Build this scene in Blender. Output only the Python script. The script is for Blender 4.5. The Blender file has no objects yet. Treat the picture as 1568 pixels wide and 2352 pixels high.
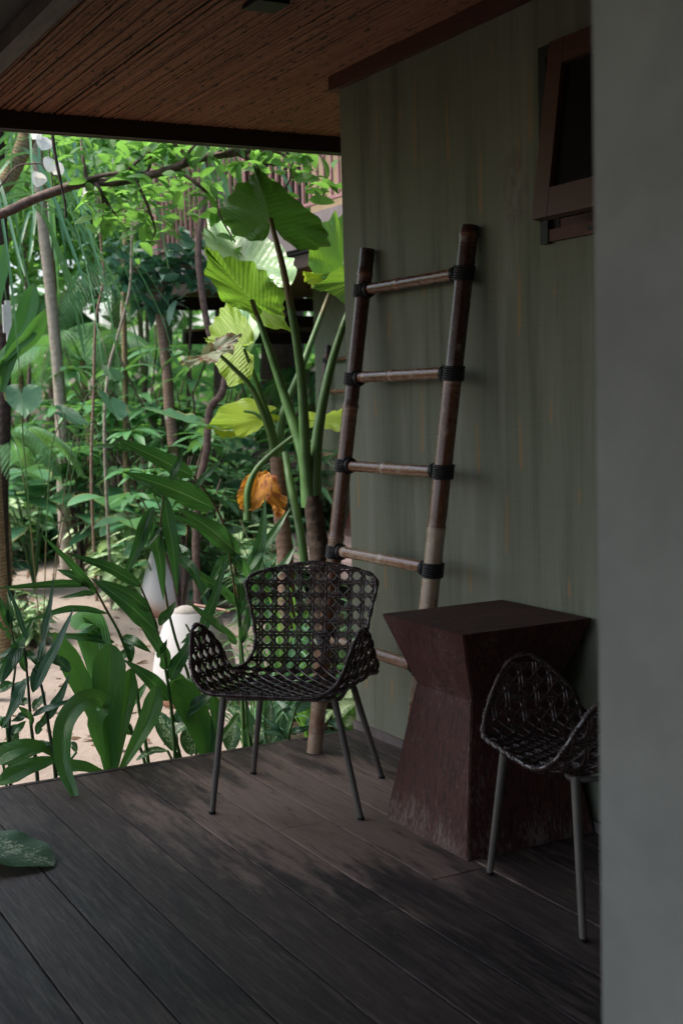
import bpy, bmesh, math, random
import numpy as np
from mathutils import Vector, Matrix
random.seed(7); RNG = np.random.default_rng(11)
S = bpy.context.scene
COL = S.collection
R = math.radians
# ------------------------------------------------------------------ camera
# world: X to the right along the eaves, Y along the veranda wall into the garden, Z up, deck at z = 0
F, HC = 3000.0, 1.42                      # focal length on a 1568 x 2352 picture, eye height
def _n(v): return v/np.linalg.norm(v)
_a = np.array([-1627., -216., F]); _b = _a + np.array([1000., -27., 0.])
UPc = _n(np.cross(_a, _b)); UPc = UPc if UPc[1] < 0 else -UPc
Ac = _n(_a); Bc = _n(np.cross(Ac, UPc)); Bc = Bc if Bc[0] > 0 else -Bc
cam = bpy.data.objects.new('camera', bpy.data.cameras.new('camera'))
COL.objects.link(cam); S.camera = cam
rt = [Bc[0], Ac[0], UPc[0]]; dn = [Bc[1], Ac[1], UPc[1]]; fw = [Bc[2], Ac[2], UPc[2]]
cam.matrix_world = Matrix(((rt[0], -dn[0], -fw[0], 0), (rt[1], -dn[1], -fw[1], 0), (rt[2], -dn[2], -fw[2], HC), (0, 0, 0, 1)))
cam.data.sensor_fit = 'HORIZONTAL'; cam.data.sensor_width = 24.0; cam.data.lens = 24.0*F/1568
cam.data.clip_start = 0.05; cam.data.clip_end = 400
cam.data.dof.use_dof = True; cam.data.dof.focus_distance = 4.9; cam.data.dof.aperture_fstop = 4.0
# ------------------------------------------------------------------ light
w = bpy.data.worlds.new("World"); S.world = w; w.use_nodes = True
nt = w.node_tree; bg = nt.nodes['Background']
sky = nt.nodes.new('ShaderNodeTexSky'); sky.sky_type = 'NISHITA'; sky.sun_disc = False
SUN_EL, SUN_AZ = R(58), R(-60)
sky.sun_elevation = SUN_EL; sky.sun_rotation = SUN_AZ; sky.dust_density = 4.0; sky.air_density = 1.0; sky.ozone_density = 0.6
nt.links.new(sky.outputs[0], bg.inputs[0]); bg.inputs[1].default_value = 0.15
sl = bpy.data.lights.new('sun', 'SUN'); sl.energy = 1.5; sl.angle = R(14); sl.color = (1, .95, .87)
so = bpy.data.objects.new('sun', sl); COL.objects.link(so)
sd = Vector((math.sin(SUN_AZ)*math.cos(SUN_EL), math.cos(SUN_AZ)*math.cos(SUN_EL), math.sin(SUN_EL)))
so.rotation_euler = sd.to_track_quat('Z', 'Y').to_euler(); so.location = (0, 0, 20)
S.view_settings.view_transform = 'Standard'; S.view_settings.look = 'None'
S.view_settings.exposure = 1.5; S.view_settings.gamma = 1.0
S.cycles.max_bounces = 8; S.cycles.diffuse_bounces = 5; S.cycles.transmission_bounces = 6
# ------------------------------------------------------------------ survey helpers
def ray(x, y):
    d = np.array([x-784, y-1176, F]); return np.array([d@Bc, d@Ac, d@UPc])
def fl(x, y, z=0.0):
    r = ray(x, y); t = (z-HC)/r[2]; return np.array([r[0]*t, r[1]*t, z])
def ay(x, y, Y):
    r = ray(x, y); t = Y/r[1]; return np.array([r[0]*t, Y, HC+r[2]*t])
def ax(x, y, X):
    r = ray(x, y); t = X/r[0]; return np.array([X, r[1]*t, HC+r[2]*t])
def ad(x, y, D):
    r = ray(x, y)*(D/F); return np.array([r[0], r[1], HC+r[2]])
GZ = -0.45
def gd(x, D):
    p = ad(x, 930, D); p[2] = GZ; return p
# ------------------------------------------------------------------ mesh builder
class MB:
    def __init__(s): s.V = []; s.L = []; s.F = []; s.M = []; s.n = 0
    def add(s, v, f, l=None, m=0):
        v = np.asarray(v, float).reshape(-1, 3); f = np.asarray(f, int)
        if l is None: l = np.zeros_like(v)
        s.V.append(v); s.L.append(np.asarray(l, float).reshape(-1, 3)); s.F.append(f+s.n); s.M.append(np.full(len(f), m)); s.n += len(v)
    def box(s, a, b, z=None, m=0, bev=0.0):
        x0, y0, z0 = a; x1, y1, z1 = b; z = random.random() if z is None else z
        v = np.array([(x, y, q) for x in (x0, x1) for y in (y0, y1) for q in (z0, z1)], float)
        f = [(0, 1, 3, 2), (4, 6, 7, 5), (0, 4, 5, 1), (2, 3, 7, 6), (0, 2, 6, 4), (1, 5, 7, 3)]
        l = np.c_[v[:, 0], v[:, 1], np.full(8, z)]
        s.add(v, f, l, m)
    def hexa(s, v, z=0, m=0):
        f = [(0, 3, 2, 1), (4, 5, 6, 7), (0, 1, 5, 4), (1, 2, 6, 5), (2, 3, 7, 6), (3, 0, 4, 7)]
        s.add(v, f, np.c_[np.array(v)[:, :2], np.full(8, z)], m)
    def bar(s, p, q, w, h, up=(0, 0, 1), z=None, m=0):
        p = np.array(p, float); q = np.array(q, float); d = _n(q-p); u = np.array(up, float); a = _n(np.cross(d, u)); u = np.cross(a, d)
        z = random.random() if z is None else z
        v = [c+a*w/2*i+u*h/2*j for c in (p, q) for i, j in ((-1, -1), (1, -1), (1, 1), (-1, 1))]
        s.add(v, [(0, 3, 2, 1), (4, 5, 6, 7), (0, 1, 5, 4), (1, 2, 6, 5), (2, 3, 7, 6), (3, 0, 4, 7)], np.full((8, 3), z), m)
    def tube(s, P, r, n=8, z=0.5, cap=True, m=0, zs=None, jit=0.0):
        P = np.asarray(P, float); k = len(P); r = np.full(k, r) if np.isscalar(r) else np.asarray(r, float)
        T = np.gradient(P, axis=0); T /= np.linalg.norm(T, axis=1)[:, None]+1e-12
        u = np.array([0, 0, 1.]) if abs(T[0][2]) < .9 else np.array([1., 0, 0])
        U = np.zeros_like(P)
        for i in range(k):
            u = u-T[i]*(u@T[i]); u /= np.linalg.norm(u)+1e-12; U[i] = u
        W = np.cross(T, U); a = np.linspace(0, 2*math.pi, n, endpoint=False)
        rr = r[:, None]*np.ones((1, n))
        if jit: rr = rr*(1+RNG.uniform(-jit, jit, rr.shape))
        V = P[:, None]+rr[..., None]*(np.cos(a)[None, :, None]*U[:, None]+np.sin(a)[None, :, None]*W[:, None])
        ln = np.r_[0, np.cumsum(np.linalg.norm(np.diff(P, axis=0), axis=1))]
        L = np.zeros((k, n, 3)); L[..., 0] = a/(2*math.pi); L[..., 1] = ln[:, None]; L[..., 2] = z if zs is None else np.asarray(zs)[:, None]
        i, j = np.meshgrid(np.arange(k-1), np.arange(n), indexing='ij'); i = i.ravel(); j = j.ravel(); j2 = (j+1) % n
        s.add(V.reshape(-1, 3), np.c_[i*n+j, i*n+j2, (i+1)*n+j2, (i+1)*n+j], L.reshape(-1, 3), m)
        if cap:
            for e, c in ((0, P[0]), (k-1, P[-1])):
                vv = np.vstack([V[e], c]); ff = [(q, (q+1) % n, n) for q in range(n)]
                if e == 0: ff = [t[::-1] for t in ff]
                s.add(vv, ff, np.vstack([L[e], L[e][0]]), m)
    def grid(s, V, L, m=0, flip=False):
        V = np.asarray(V); a, b = V.shape[:2]; i, j = np.meshgrid(np.arange(a-1), np.arange(b-1), indexing='ij'); i = i.ravel(); j = j.ravel()
        f = np.c_[i*b+j, (i+1)*b+j, (i+1)*b+j+1, i*b+j+1]
        s.add(V.reshape(-1, 3), f[:, ::-1] if flip else f, np.asarray(L).reshape(-1, 3), m)
    def build(s, name, mats, parent=None, smooth=True, loc=None):
        V = np.vstack(s.V); L = np.vstack(s.L)
        if loc is not None: V = V-np.array(loc)
        me = bpy.data.meshes.new(name)
        tot = np.concatenate([np.full(len(f), f.shape[1]) for f in s.F]); loops = np.concatenate([f.ravel() for f in s.F])
        me.vertices.add(len(V)); me.vertices.foreach_set('co', V.ravel())
        me.loops.add(len(loops)); me.loops.foreach_set('vertex_index', loops)
        me.polygons.add(len(tot)); me.polygons.foreach_set('loop_start', np.r_[0, np.cumsum(tot)[:-1]])
        me.polygons.foreach_set('material_index', np.concatenate(s.M)); me.polygons.foreach_set('use_smooth', np.full(len(tot), smooth))
        me.update(calc_edges=True); me.validate()
        at = me.attributes.new('luv', 'FLOAT_VECTOR', 'POINT')
        if len(at.data) == len(L): at.data.foreach_set('vector', L.ravel())
        for mt in (mats if isinstance(mats, (list, tuple)) else [mats]): me.materials.append(mt)
        o = bpy.data.objects.new(name, me); COL.objects.link(o)
        if parent is not None: o.parent = parent
        return o
def catm(P, n=6):
    P = [np.asarray(p, float) for p in P]; P = [2*P[0]-P[1]]+P+[2*P[-1]-P[-2]]; out = []
    for i in range(1, len(P)-2):
        for t in np.linspace(0, 1, n, endpoint=False):
            a, b, c, d = P[i-1:i+3]
            out.append(.5*((2*b)+(c-a)*t+(2*a-5*b+4*c-d)*t*t+(3*b-a-3*c+d)*t**3))
    out.append(P[-2]); return np.array(out)
def tag(o, label=None, cat=None, group=None, kind=None):
    if label: o['label'] = label
    if cat: o['category'] = cat
    if group: o['group'] = group
    if kind: o['kind'] = kind
    return o
def thing(name, label, cat, loc=(0, 0, 0), rz=0, group=None):
    o = bpy.data.objects.new(name, None); COL.objects.link(o); o.empty_display_size = .1
    o.location = loc; o.rotation_euler = (0, 0, rz); return tag(o, label, cat, group)
def kids(o): return [c for c in bpy.data.objects if c.parent == o]
def dup(o, loc, rz, label, scale=1.0, group=None, cat=None):
    n = o.copy(); COL.objects.link(n); n.location = loc; n.rotation_euler = (0, 0, rz); n.scale = (scale,)*3
    n['label'] = label
    if group: n['group'] = group
    if cat: n['category'] = cat
    for c in KID[o.name]:
        d = c.copy(); COL.objects.link(d); d.parent = n
        for g in KID.get(c.name, []):
            e = g.copy(); COL.objects.link(e); e.parent = d
    return n
KID = {}
def reg(o):
    KID[o.name] = kids(o)
    for c in KID[o.name]: KID[c.name] = kids(c)
# ------------------------------------------------------------------ materials
class N:
    def __init__(s, name):
        s.m = bpy.data.materials.new(name); s.m.use_nodes = True; s.t = s.m.node_tree; s.p = s.t.nodes['Principled BSDF']; s.out = s.t.nodes['Material Output']
    def new(s, t, **k):
        n = s.t.nodes.new('ShaderNode'+t)
        for a, b in k.items(): setattr(n, a, b)
        return n
    def ln(s, a, b): s.t.links.new(a, b)
    def put(s, sock, v):
        if isinstance(v, bpy.types.NodeSocket): s.ln(v, sock)
        elif isinstance(v, (tuple, list)) and len(v) == 3 and sock.type == 'RGBA': sock.default_value = (*v, 1)
        else: sock.default_value = v
    def math(s, op, a, b=0.0, c=0.0, clamp=False):
        n = s.new('Math', operation=op, use_clamp=clamp); s.put(n.inputs[0], a); s.put(n.inputs[1], b); s.put(n.inputs[2], c); return n.outputs[0]
    def mix(s, f, a, b, bl='MIX'):
        n = s.new('MixRGB', blend_type=bl); s.put(n.inputs[0], f); s.put(n.inputs[1], a); s.put(n.inputs[2], b); return n.outputs[0]
    def luv(s):
        a = s.new('Attribute', attribute_name='luv'); x = s.new('SeparateXYZ'); s.ln(a.outputs['Vector'], x.inputs[0]); return a.outputs['Vector'], x.outputs[0], x.outputs[1], x.outputs[2]
    def obj(s): return s.new('TexCoord').outputs['Object']
    def geo(s): return s.new('NewGeometry').outputs['Position']
    def mp(s, v, sc=(1, 1, 1), loc=(0, 0, 0)):
        n = s.new('Mapping'); s.ln(v, n.inputs[0]); n.inputs['Scale'].default_value = sc; n.inputs['Location'].default_value = loc; return n.outputs[0]
    def noise(s, v, sc, det=4, rough=.6, dist=0.0):
        n = s.new('TexNoise'); s.ln(v, n.inputs['Vector']); n.inputs['Scale'].default_value = sc; n.inputs['Detail'].default_value = det; n.inputs['Roughness'].default_value = rough; n.inputs['Distortion'].default_value = dist; return n.outputs['Fac']
    def ramp(s, f, st):
        n = s.new('ValToRGB'); e = n.color_ramp.elements
        while len(e) < len(st): e.new(.5)
        for q, (p, c) in zip(e, st):
            q.position = p; q.color = (*c, 1) if isinstance(c, (tuple, list)) else (c, c, c, 1)
        s.put(n.inputs[0], f); return n.outputs[0]
    def step(s, f, a, b):
        n = s.new('MapRange'); n.interpolation_type = 'SMOOTHSTEP'; s.put(n.inputs[0], f); n.inputs[1].default_value = a; n.inputs[2].default_value = b; return n.outputs[0]
    def bump(s, h, st=.3, d=.01):
        n = s.new('Bump'); n.inputs['Strength'].default_value = st; n.inputs['Distance'].default_value = d; s.put(n.inputs['Height'], h); s.ln(n.outputs[0], s.p.inputs['Normal']); return n.outputs[0]
    def fin(s, col, ro=.6, spec=.5, metal=0.0):
        s.put(s.p.inputs['Base Color'], col); s.put(s.p.inputs['Roughness'], ro); s.p.inputs['Specular IOR Level'].default_value = spec; s.p.inputs['Metallic'].default_value = metal; return s.m
def leafmat(name, a, b, rib=(.2, .35, .1), ribw=.05, veins=18, vk=.8, vs=.35, ro=.42, trans=.34, tcol=None, varieg=None, vt=.52, dead=None, bumps=.4, edge=None, spec=.6, dirt=.25):
    n = N(name); v, x, y, z = n.luv()
    c = n.mix(z, a, b)
    big = n.noise(n.mp(v, (1.5, 2, 7)), 1.3, 3); c = n.mix(n.math('MULTIPLY', n.step(big, .45, .7), dirt), c, tuple(q*.55 for q in a))
    axx = n.math('ABSOLUTE', x)
    ph = n.math('MULTIPLY', n.math('SUBTRACT', y, n.math('MULTIPLY', axx, vk/6)), veins*2*math.pi)
    sn = n.math('SINE', ph)
    ln = n.step(sn, .86, 1.0); c = n.mix(n.math('MULTIPLY', ln, vs), c, rib)
    if varieg:
        q = n.noise(n.mp(v, (2.2, 9, 17)), 2.6, 4, .7, .6); f = n.math('ADD', q, n.math('MULTIPLY', n.math('SUBTRACT', .55, axx), .22)); c = n.mix(n.step(f, vt, vt+.08), c, varieg)
    if dead:
        q = n.noise(n.mp(v, (1.2, 2.1, 9)), 1.6, 4, .6); c = n.mix(n.step(n.math('ADD', q, n.math('MULTIPLY', axx, .12)), .56, .66), c, dead)
    if edge: c = n.mix(n.step(n.math('ADD', axx, n.math('MULTIPLY', big, .3)), .98, 1.15), c, edge)
    sp_ = n.noise(n.mp(v, (3, 13, 31)), 3.2, 3, .6); c = n.mix(n.math('MULTIPLY', n.step(sp_, .66, .72), .55), c, (.11, .075, .03)); c = n.mix(n.math('MULTIPLY', n.step(n.math('ADD', y, n.math('MULTIPLY', sp_, .2)), 1.06, 1.12), .8), c, (.16, .10, .04))
    rm = n.step(axx, ribw, ribw*.35); c = n.mix(n.math('MULTIPLY', rm, .75), c, rib)
    n.fin(c, ro, spec); hb = n.math('ADD', n.math('MULTIPLY', sn, .5), n.math('MULTIPLY', n.noise(n.mp(v, (3, 12, 5)), 3, 2), .6))
    nm = n.bump(hb, bumps, .004)
    t = n.new('BsdfTranslucent'); tc = n.mix(.5, c, tcol or tuple(min(1, q*2.2) for q in b), 'MIX'); n.ln(tc, t.inputs[0]); n.ln(nm, t.inputs[1])
    mx = n.new('MixShader'); mx.inputs[0].default_value = trans; n.ln(n.p.outputs[0], mx.inputs[1]); n.ln(t.outputs[0], mx.inputs[2]); n.ln(mx.outputs[0], n.out.inputs[0]); return n.m
def barkmat(name, a, b, ring=30, rs=.5, lich=None):
    n = N(name); v, x, y, z = n.luv(); q = n.noise(n.geo(), 28, 5, .7); p = n.noise(n.mp(n.geo(), (3, 3, 1)), 4, 4)
    c = n.mix(n.step(q, .3, .7), a, b); sn = n.math('SINE', n.math('ADD', n.math('MULTIPLY', y, ring*6.28), n.math('MULTIPLY', p, 9)))
    c = n.mix(n.math('MULTIPLY', n.step(sn, .5, 1), rs), c, tuple(k*.4 for k in a))
    if lich: c = n.mix(n.step(n.noise(n.geo(), 9, 3), .6, .66), c, lich)
    n.fin(c, .85, .25); n.bump(n.math('ADD', n.math('MULTIPLY', sn, .25*rs+.05), q), .8, .008); return n.m
M = {}
M['ginger'] = leafmat('ginger_leaf', (0.027, 0.101, 0.042), (0.054, 0.169, 0.064), (.28, .48, .2), .085, 3, 5, .12, .36, .28, (.11, .36, .03), bumps=.25)
M['ginger_blue'] = leafmat('ginger_leaf_cool', (0.042, 0.119, 0.070), (0.056, 0.168, 0.098), (.3, .48, .28), .085, 3, 5, .15, .33, .2, (.1, .3, .08), bumps=.3)
M['broad'] = leafmat('broad_leaf', (0.043, 0.170, 0.046), (0.104, 0.310, 0.085), (.10, .26, .05), .06, 4, 9, .2, .3, .32, (.16, .42, .03), bumps=.35)
M['stalk'] = leafmat('green_stalk', (.05, .13, .03), (.08, .19, .045), (.1, .2, .05), .001, 8, 0, .1, .45, .0)
M['stalk_dark'] = leafmat('dark_stalk', (.03, .06, .025), (.05, .07, .03), (.05, .08, .03), .001, 8, 0, .1, .5, .0)
M['taro'] = leafmat('taro_leaf', (.045, .16, .022), (.09, .25, .03), (.25, .42, .13), .018, 11, 3.6, .4, .42, .5, (.36, .66, .05), bumps=.5)
M['taro_dark'] = leafmat('taro_leaf_dark', (.08, .23, .04), (.10, .27, .045), (.14, .28, .07), .018, 11, 3.6, .45, .5, .42, (.2, .42, .05), bumps=.5)
M['taro_sky_sheen'] = leafmat('taro_leaf_sky_sheen', (.30, .52, .26), (.38, .6, .32), (.5, .7, .4), .018, 11, 3.6, .3, .3, .25, (.6, .8, .3), bumps=.4, spec=.8)  # pale base colour has the sky reflection on the leaf tops painted in
M['taro_yellow'] = leafmat('taro_leaf_yellow', (.22, .42, .03), (.34, .5, .04), (.4, .55, .1), .018, 11, 3.6, .4, .45, .5, (.62, .75, .05), bumps=.5)
M['taro_old'] = leafmat('old_taro_leaf', (.26, .3, .2), (.3, .34, .26), (.4, .35, .2), .02, 11, 3.6, .3, .6, .25, (.6, .5, .15), dead=(.15, .055, .03), bumps=.3)
M['dead'] = leafmat('dead_leaf', (.62, .28, .03), (.7, .36, .05), (.35, .12, .03), .03, 8, 3, .5, .6, .4, (.9, .4, .04), dead=(.3, .09, .03), bumps=.9)
M['dry'] = leafmat('dry_leaf', (.25, .15, .08), (.3, .2, .1), (.2, .1, .05), .05, 8, 3, .3, .7, .2, (.4, .25, .1), bumps=.9)
M['dief'] = leafmat('variegated_leaf', (.05, .15, .045), (.08, .21, .06), (.2, .38, .12), .05, 9, 4, .3, .4, .3, (.3, .5, .1), varieg=(.52, .68, .40), vt=.44)
M['dief_dark'] = leafmat('speckled_dark_leaf', (.025, .09, .04), (.035, .12, .05), (.09, .2, .07), .05, 9, 4, .3, .38, .2, (.12, .3, .06), varieg=(.5, .64, .42), vt=.56)
M['dief_mark'] = leafmat('cream_marked_leaf', (.035, .12, .05), (.05, .15, .06), (.12, .26, .1), .03, 11, 5, .3, .4, .2, (.12, .3, .06), varieg=(.5, .6, .38), vt=.56)
M['shrub'] = leafmat('shrub_leaf', (0.051, 0.176, 0.073), (0.115, 0.324, 0.126), (.14, .28, .08), .05, 7, 4, .25, .38, .35, (.26, .55, .06))
M['shrub_dark'] = leafmat('dark_shrub_leaf', (0.031, 0.112, 0.082), (0.057, 0.180, 0.116), (.08, .17, .07), .05, 7, 4, .25, .34, .2, (.1, .3, .06))
M['bright'] = leafmat('bright_tree_leaf', (0.057, 0.190, 0.046), (0.133, 0.330, 0.078), (.2, .4, .08), .05, 7, 4, .25, .4, .55, (.3, .62, .08))
M['teal'] = leafmat('cool_leaf', (0.054, 0.180, 0.090), (0.096, 0.264, 0.132), (.14, .28, .12), .04, 9, 4, .25, .36, .3, (.2, .5, .15), edge=(.35, .28, .1))
M['strap'] = leafmat('strap_leaf', (0.057, 0.180, 0.116), (0.114, 0.300, 0.139), (.1, .25, .09), .08, 2, 2, .1, .34, .3, (.22, .5, .07))
M['bract'] = leafmat('white_bract', (.75, .75, .68), (.8, .8, .74), (.6, .65, .5), .04, 7, 4, .2, .5, .4, (.9, .9, .8))
M['far'] = leafmat('far_leaf', (0.065, 0.210, 0.093), (0.185, 0.450, 0.139), (.14, .28, .08), .04, 5, 4, .2, .45, .45, (.4, .75, .1))
M['bark_dark'] = barkmat('dark_bark', (.03, .022, .017), (.085, .06, .045), 17, .25)
M['bark_pink'] = barkmat('pinkish_bark', (.16, .11, .08), (.24, .16, .12), 26, .35, (.4, .4, .33))
M['bark_grey'] = barkmat('grey_bark', (.22, .19, .15), (.34, .3, .25), 10, .15)
M['bark_branch'] = barkmat('branch_bark', (.08, .055, .045), (.17, .12, .1), 12, .2)
M['bark_ring'] = barkmat('ringed_bark', (.15, .11, .06), (.28, .22, .12), 36, .7)
M['bark_black'] = barkmat('black_bark', (.02, .015, .012), (.05, .035, .03), 14, .4)
def m_deck():
    n = N('weathered_deck_boards'); v, x, y, z = n.luv(); g = n.geo(); cb = n.new('CombineXYZ'); n.ln(z, cb.inputs[2])
    ofs = n.new('VectorMath', operation='MULTIPLY'); n.ln(cb.outputs[0], ofs.inputs[0]); ofs.inputs[1].default_value = (0, 0, 7)
    s = n.new('VectorMath', operation='ADD'); n.ln(g, s.inputs[0]); n.ln(ofs.outputs[0], s.inputs[1]); gg = s.outputs[0]
    grain = n.noise(n.mp(gg, (60, 3, 20)), 1.6, 6, .7, .4); fine = n.noise(n.mp(gg, (200, 9, 60)), 1, 3)
    bl = n.noise(n.mp(g, (2.0, 1.2, 1)), 1.5, 4, .62, .5); bl2 = n.noise(n.mp(gg, (9, 1.5, 1)), 1.4, 5, .65)
    c = n.mix(z, (.014, .010, .012), (.052, .036, .034))
    # worn pale area around the chair, with light from the opening painted in
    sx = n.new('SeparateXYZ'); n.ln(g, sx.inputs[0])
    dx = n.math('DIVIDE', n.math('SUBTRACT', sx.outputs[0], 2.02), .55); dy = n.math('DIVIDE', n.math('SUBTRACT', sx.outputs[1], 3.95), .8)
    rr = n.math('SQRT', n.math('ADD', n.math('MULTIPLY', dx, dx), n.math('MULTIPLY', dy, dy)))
    worn_lit = n.math('MULTIPLY', n.step(n.math('ADD', rr, n.math('MULTIPLY', n.math('SUBTRACT', bl2, .5), 2.6)), 1.15, .55), .85)
    c = n.mix(worn_lit, c, (.30, .215, .18))
    c = n.mix(n.math('MULTIPLY', n.step(bl, .54, .68), .4), c, (.10, .072, .056))
    c = n.mix(n.math('MULTIPLY', n.step(bl2, .55, .75), .4), c, (.03, .028, .036))
    c = n.mix(n.math('MULTIPLY', n.step(grain, .42, .72), .5), c, (.15, .12, .105))
    stk = n.noise(n.mp(gg, (34, 2.6, 9)), 1.5, 6, .72, .8); c = n.mix(n.math('MULTIPLY', n.step(stk, .5, .66), .55), c, (.15, .115, .1)); c = n.mix(n.math('MULTIPLY', n.step(stk, .46, .34), .6), c, (.016, .012, .014))
    c = n.mix(n.step(n.noise(g, 70, 2), .735, .77), c, (.3, .27, .24))
    crk = n.step(n.noise(n.mp(gg, (34, 2.2, 1)), 2.2, 6, .75, 1.4), .62, .665)
    leftm = n.step(sx.outputs[0], 1.05, .9)
    c = n.mix(n.math('MULTIPLY', n.math('MULTIPLY', crk, leftm), .9), c, (.008, .008, .01))
    n.fin(c, n.math('ADD', .40, n.math('MULTIPLY', bl2, .35)), .35); n.bump(n.math('SUBTRACT', n.math('ADD', grain, n.math('MULTIPLY', fine, .5)), n.math('MULTIPLY', n.math('MULTIPLY', crk, leftm), 2.0)), .35, .003); return n.m
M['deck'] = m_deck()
def m_wall():
    n = N('olive_limewash_wall'); v, drip, blot, z = n.luv(); g = n.geo()
    c = n.mix(n.noise(n.mp(g, (1, 1.3, .8)), 1.4, 4), (.135, .15, .105), (.205, .215, .165))
    st = n.noise(n.mp(g, (1, 13, .8)), 1.0, 5, .6); c = n.mix(n.math('MULTIPLY', n.step(st, .44, .74), .7), c, (.08, .088, .055))
    c = n.mix(n.math('MULTIPLY', n.step(n.noise(n.mp(g, (1, 6, .7), (0, 3, 4)), 1.2, 4), .5, .75), .45), c, (.29, .30, .26))
    hz = n.noise(n.mp(g, (1, 3, 130)), 1, 3); vz = n.noise(n.mp(g, (1, 130, 3)), 1, 3); wv = n.math('ADD', hz, vz)
    c = n.mix(n.math('MULTIPLY', n.step(wv, .9, 1.3), .12), c, (.26, .27, .22))
    br = n.noise(n.mp(g, (1, 60, 22)), 1, 3)
    c = n.mix(n.math('MULTIPLY', n.step(n.math('ADD', drip, n.math('MULTIPLY', n.math('SUBTRACT', br, .5), .8)), .3, .8), .5), c, (.34, .18, .07))
    pt = n.noise(n.mp(g, (1, 22, 14)), 1.0, 6, .75); c = n.mix(n.math('MULTIPLY', n.step(n.math('MULTIPLY', blot, pt), .38, .6), .6), c, (.12, .095, .085))
    n.fin(c, .85, .25); n.bump(n.math('ADD', wv, n.math('MULTIPLY', pt, .4)), .25, .002); return n.m
M['wall'] = m_wall()
def plain(name, a, b, sc=8, ro=.7, spec=.3, metal=0, bump=.2, mp=(1, 1, 1), dist=.003, use='obj'):
    n = N(name); q = n.noise(n.mp(n.geo() if use == 'geo' else n.obj(), mp), sc, 5, .65); c = n.mix(n.step(q, .3, .7), a, b); n.fin(c, ro, spec, metal); n.bump(q, bump, dist); return n.m
M['pier'] = plain('grey_plaster', (.22, .225, .215), (.285, .29, .275), 3.5, .9, .2, bump=.6)
def m_reed():
    n = N('reed_ceiling'); v, x, y, z = n.luv(); g = n.geo()
    c = n.mix(z, (.24, .10, .06), (.38, .16, .092)); q = n.noise(n.mp(v, (0, 6, 50)), 1.0, 4, .7)
    c = n.mix(n.math('MULTIPLY', n.step(q, .5, .75), .5), c, (.12, .05, .03))
    q2 = n.noise(n.mp(g, (70, 14, 1)), 1.0, 4, .7); c = n.mix(n.step(q2, .575, .63), c, (.015, .01, .008))
    c = n.mix(n.math('MULTIPLY', n.noise(g, 1.6, 3), .35), c, (.15, .06, .035)); n.fin(c, .65, .3); n.bump(q, .4, .003); return n.m
M['reed'] = m_reed()
M['beam'] = plain('dark_stained_beam', (.028, .018, .015), (.045, .026, .022), 14, .6, .35, mp=(1, 1, 6))
M['dark_ply'] = plain('charcoal_soffit', (.035, .035, .04), (.05, .05, .055), 5, .7, .3)
M['trim'] = plain('red_brown_trim', (.075, .026, .018), (.11, .038, .025), 9, .65, .35, mp=(6, 1, 6), use='geo')
M['edgemetal'] = plain('drip_edge', (.35, .33, .32), (.42, .4, .4), 20, .5, .5)
M['sash'] = plain('red_hardwood_sash', (.062, .022, .013), (.095, .034, .02), 9, .5, .45, mp=(8, 1, 8), use='geo')
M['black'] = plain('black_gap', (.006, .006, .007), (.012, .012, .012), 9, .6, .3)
n = N('dark_window_glass'); M['glass'] = n.fin((.008, .008, .009), .22, .22)
def m_table():
    n = N('oxblood_wood'); g = n.obj(); sx = n.new('SeparateXYZ'); n.ln(g, sx.inputs[0])
    gr = n.noise(n.mp(g, (70, 70, 1.6)), 1.5, 5, .75, .3); bl = n.noise(n.mp(g, (5, 5, 2.5)), 1.6, 4); c = n.mix(bl, (.05, .017, .015), (.09, .029, .025))
    c = n.mix(n.math('MULTIPLY', n.step(gr, .3, .46), -1.0), c, c)
    c = n.mix(n.math('MULTIPLY', n.step(gr, .52, .38), .8), c, (.014, .006, .006))
    sc = n.noise(n.mp(g, (160, 160, 5)), 1.2, 4, .8); lo = n.math('ADD', n.math('ADD', n.math('MULTIPLY', n.step(sx.outputs[2], .16, 0), .13), n.math('MULTIPLY', n.step(n.math('ABSOLUTE', n.math('SUBTRACT', sx.outputs[2], .49)), .07, 0), .07)), n.math('MULTIPLY', n.math('SUBTRACT', bl, .5), .45))
    c = n.mix(n.math('MULTIPLY', n.step(n.math('ADD', sc, lo), .60, .70), .5), c, (.26, .22, .2))
    s2 = n.noise(n.mp(g, (3, 90, 60)), 1.2, 4, .75); nz = n.new('SeparateXYZ'); n.ln(n.new('NewGeometry').outputs['Normal'], nz.inputs[0]); c = n.mix(n.math('MULTIPLY', n.math('MULTIPLY', n.step(s2, .56, .7), n.step(nz.outputs[2], .8, .9)), .4), c, (.24, .19, .17))
    n.fin(c, .6, .25); n.bump(n.math('ADD', gr, n.math('MULTIPLY', sc, .4)), .8, .004); return n.m
M['table'] = m_table()
def m_bamboo():
    n = N('dark_bamboo'); v, x, y, z = n.luv(); g = n.noise(n.mp(v, (36, 1.5, 5)), 1.3, 4, .7); q = n.noise(n.mp(v, (2, 7, 9)), 2, 4, .65)
    c = n.ramp(z, [(0, (.012, .009, .010)), (.35, (.085, .024, .013)), (.7, (.23, .095, .052)), (1, (.40, .29, .2))])
    c = n.mix(n.math('MULTIPLY', n.step(g, .5, .7), .5), c, (.03, .014, .012))
    c = n.mix(n.math('MULTIPLY', n.step(n.math('ADD', q, n.math('MULTIPLY', z, .2)), .66, .8), .6), c, (.36, .28, .22))
    c = n.mix(n.math('MULTIPLY', n.step(n.noise(n.mp(v, (5, 16, 3)), 2.2, 3), .68, .7), n.step(z, .5, .7)), c, (.6, .56, .5))
    n.fin(c, n.math('ADD', .14, n.math('MULTIPLY', q, .28)), .6); n.bump(g, .2, .002); return n.m
M['bamboo'] = m_bamboo()
M['cord'] = plain('black_cord', (.010, .010, .012), (.018, .018, .02), 60, .5, .4)
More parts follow.
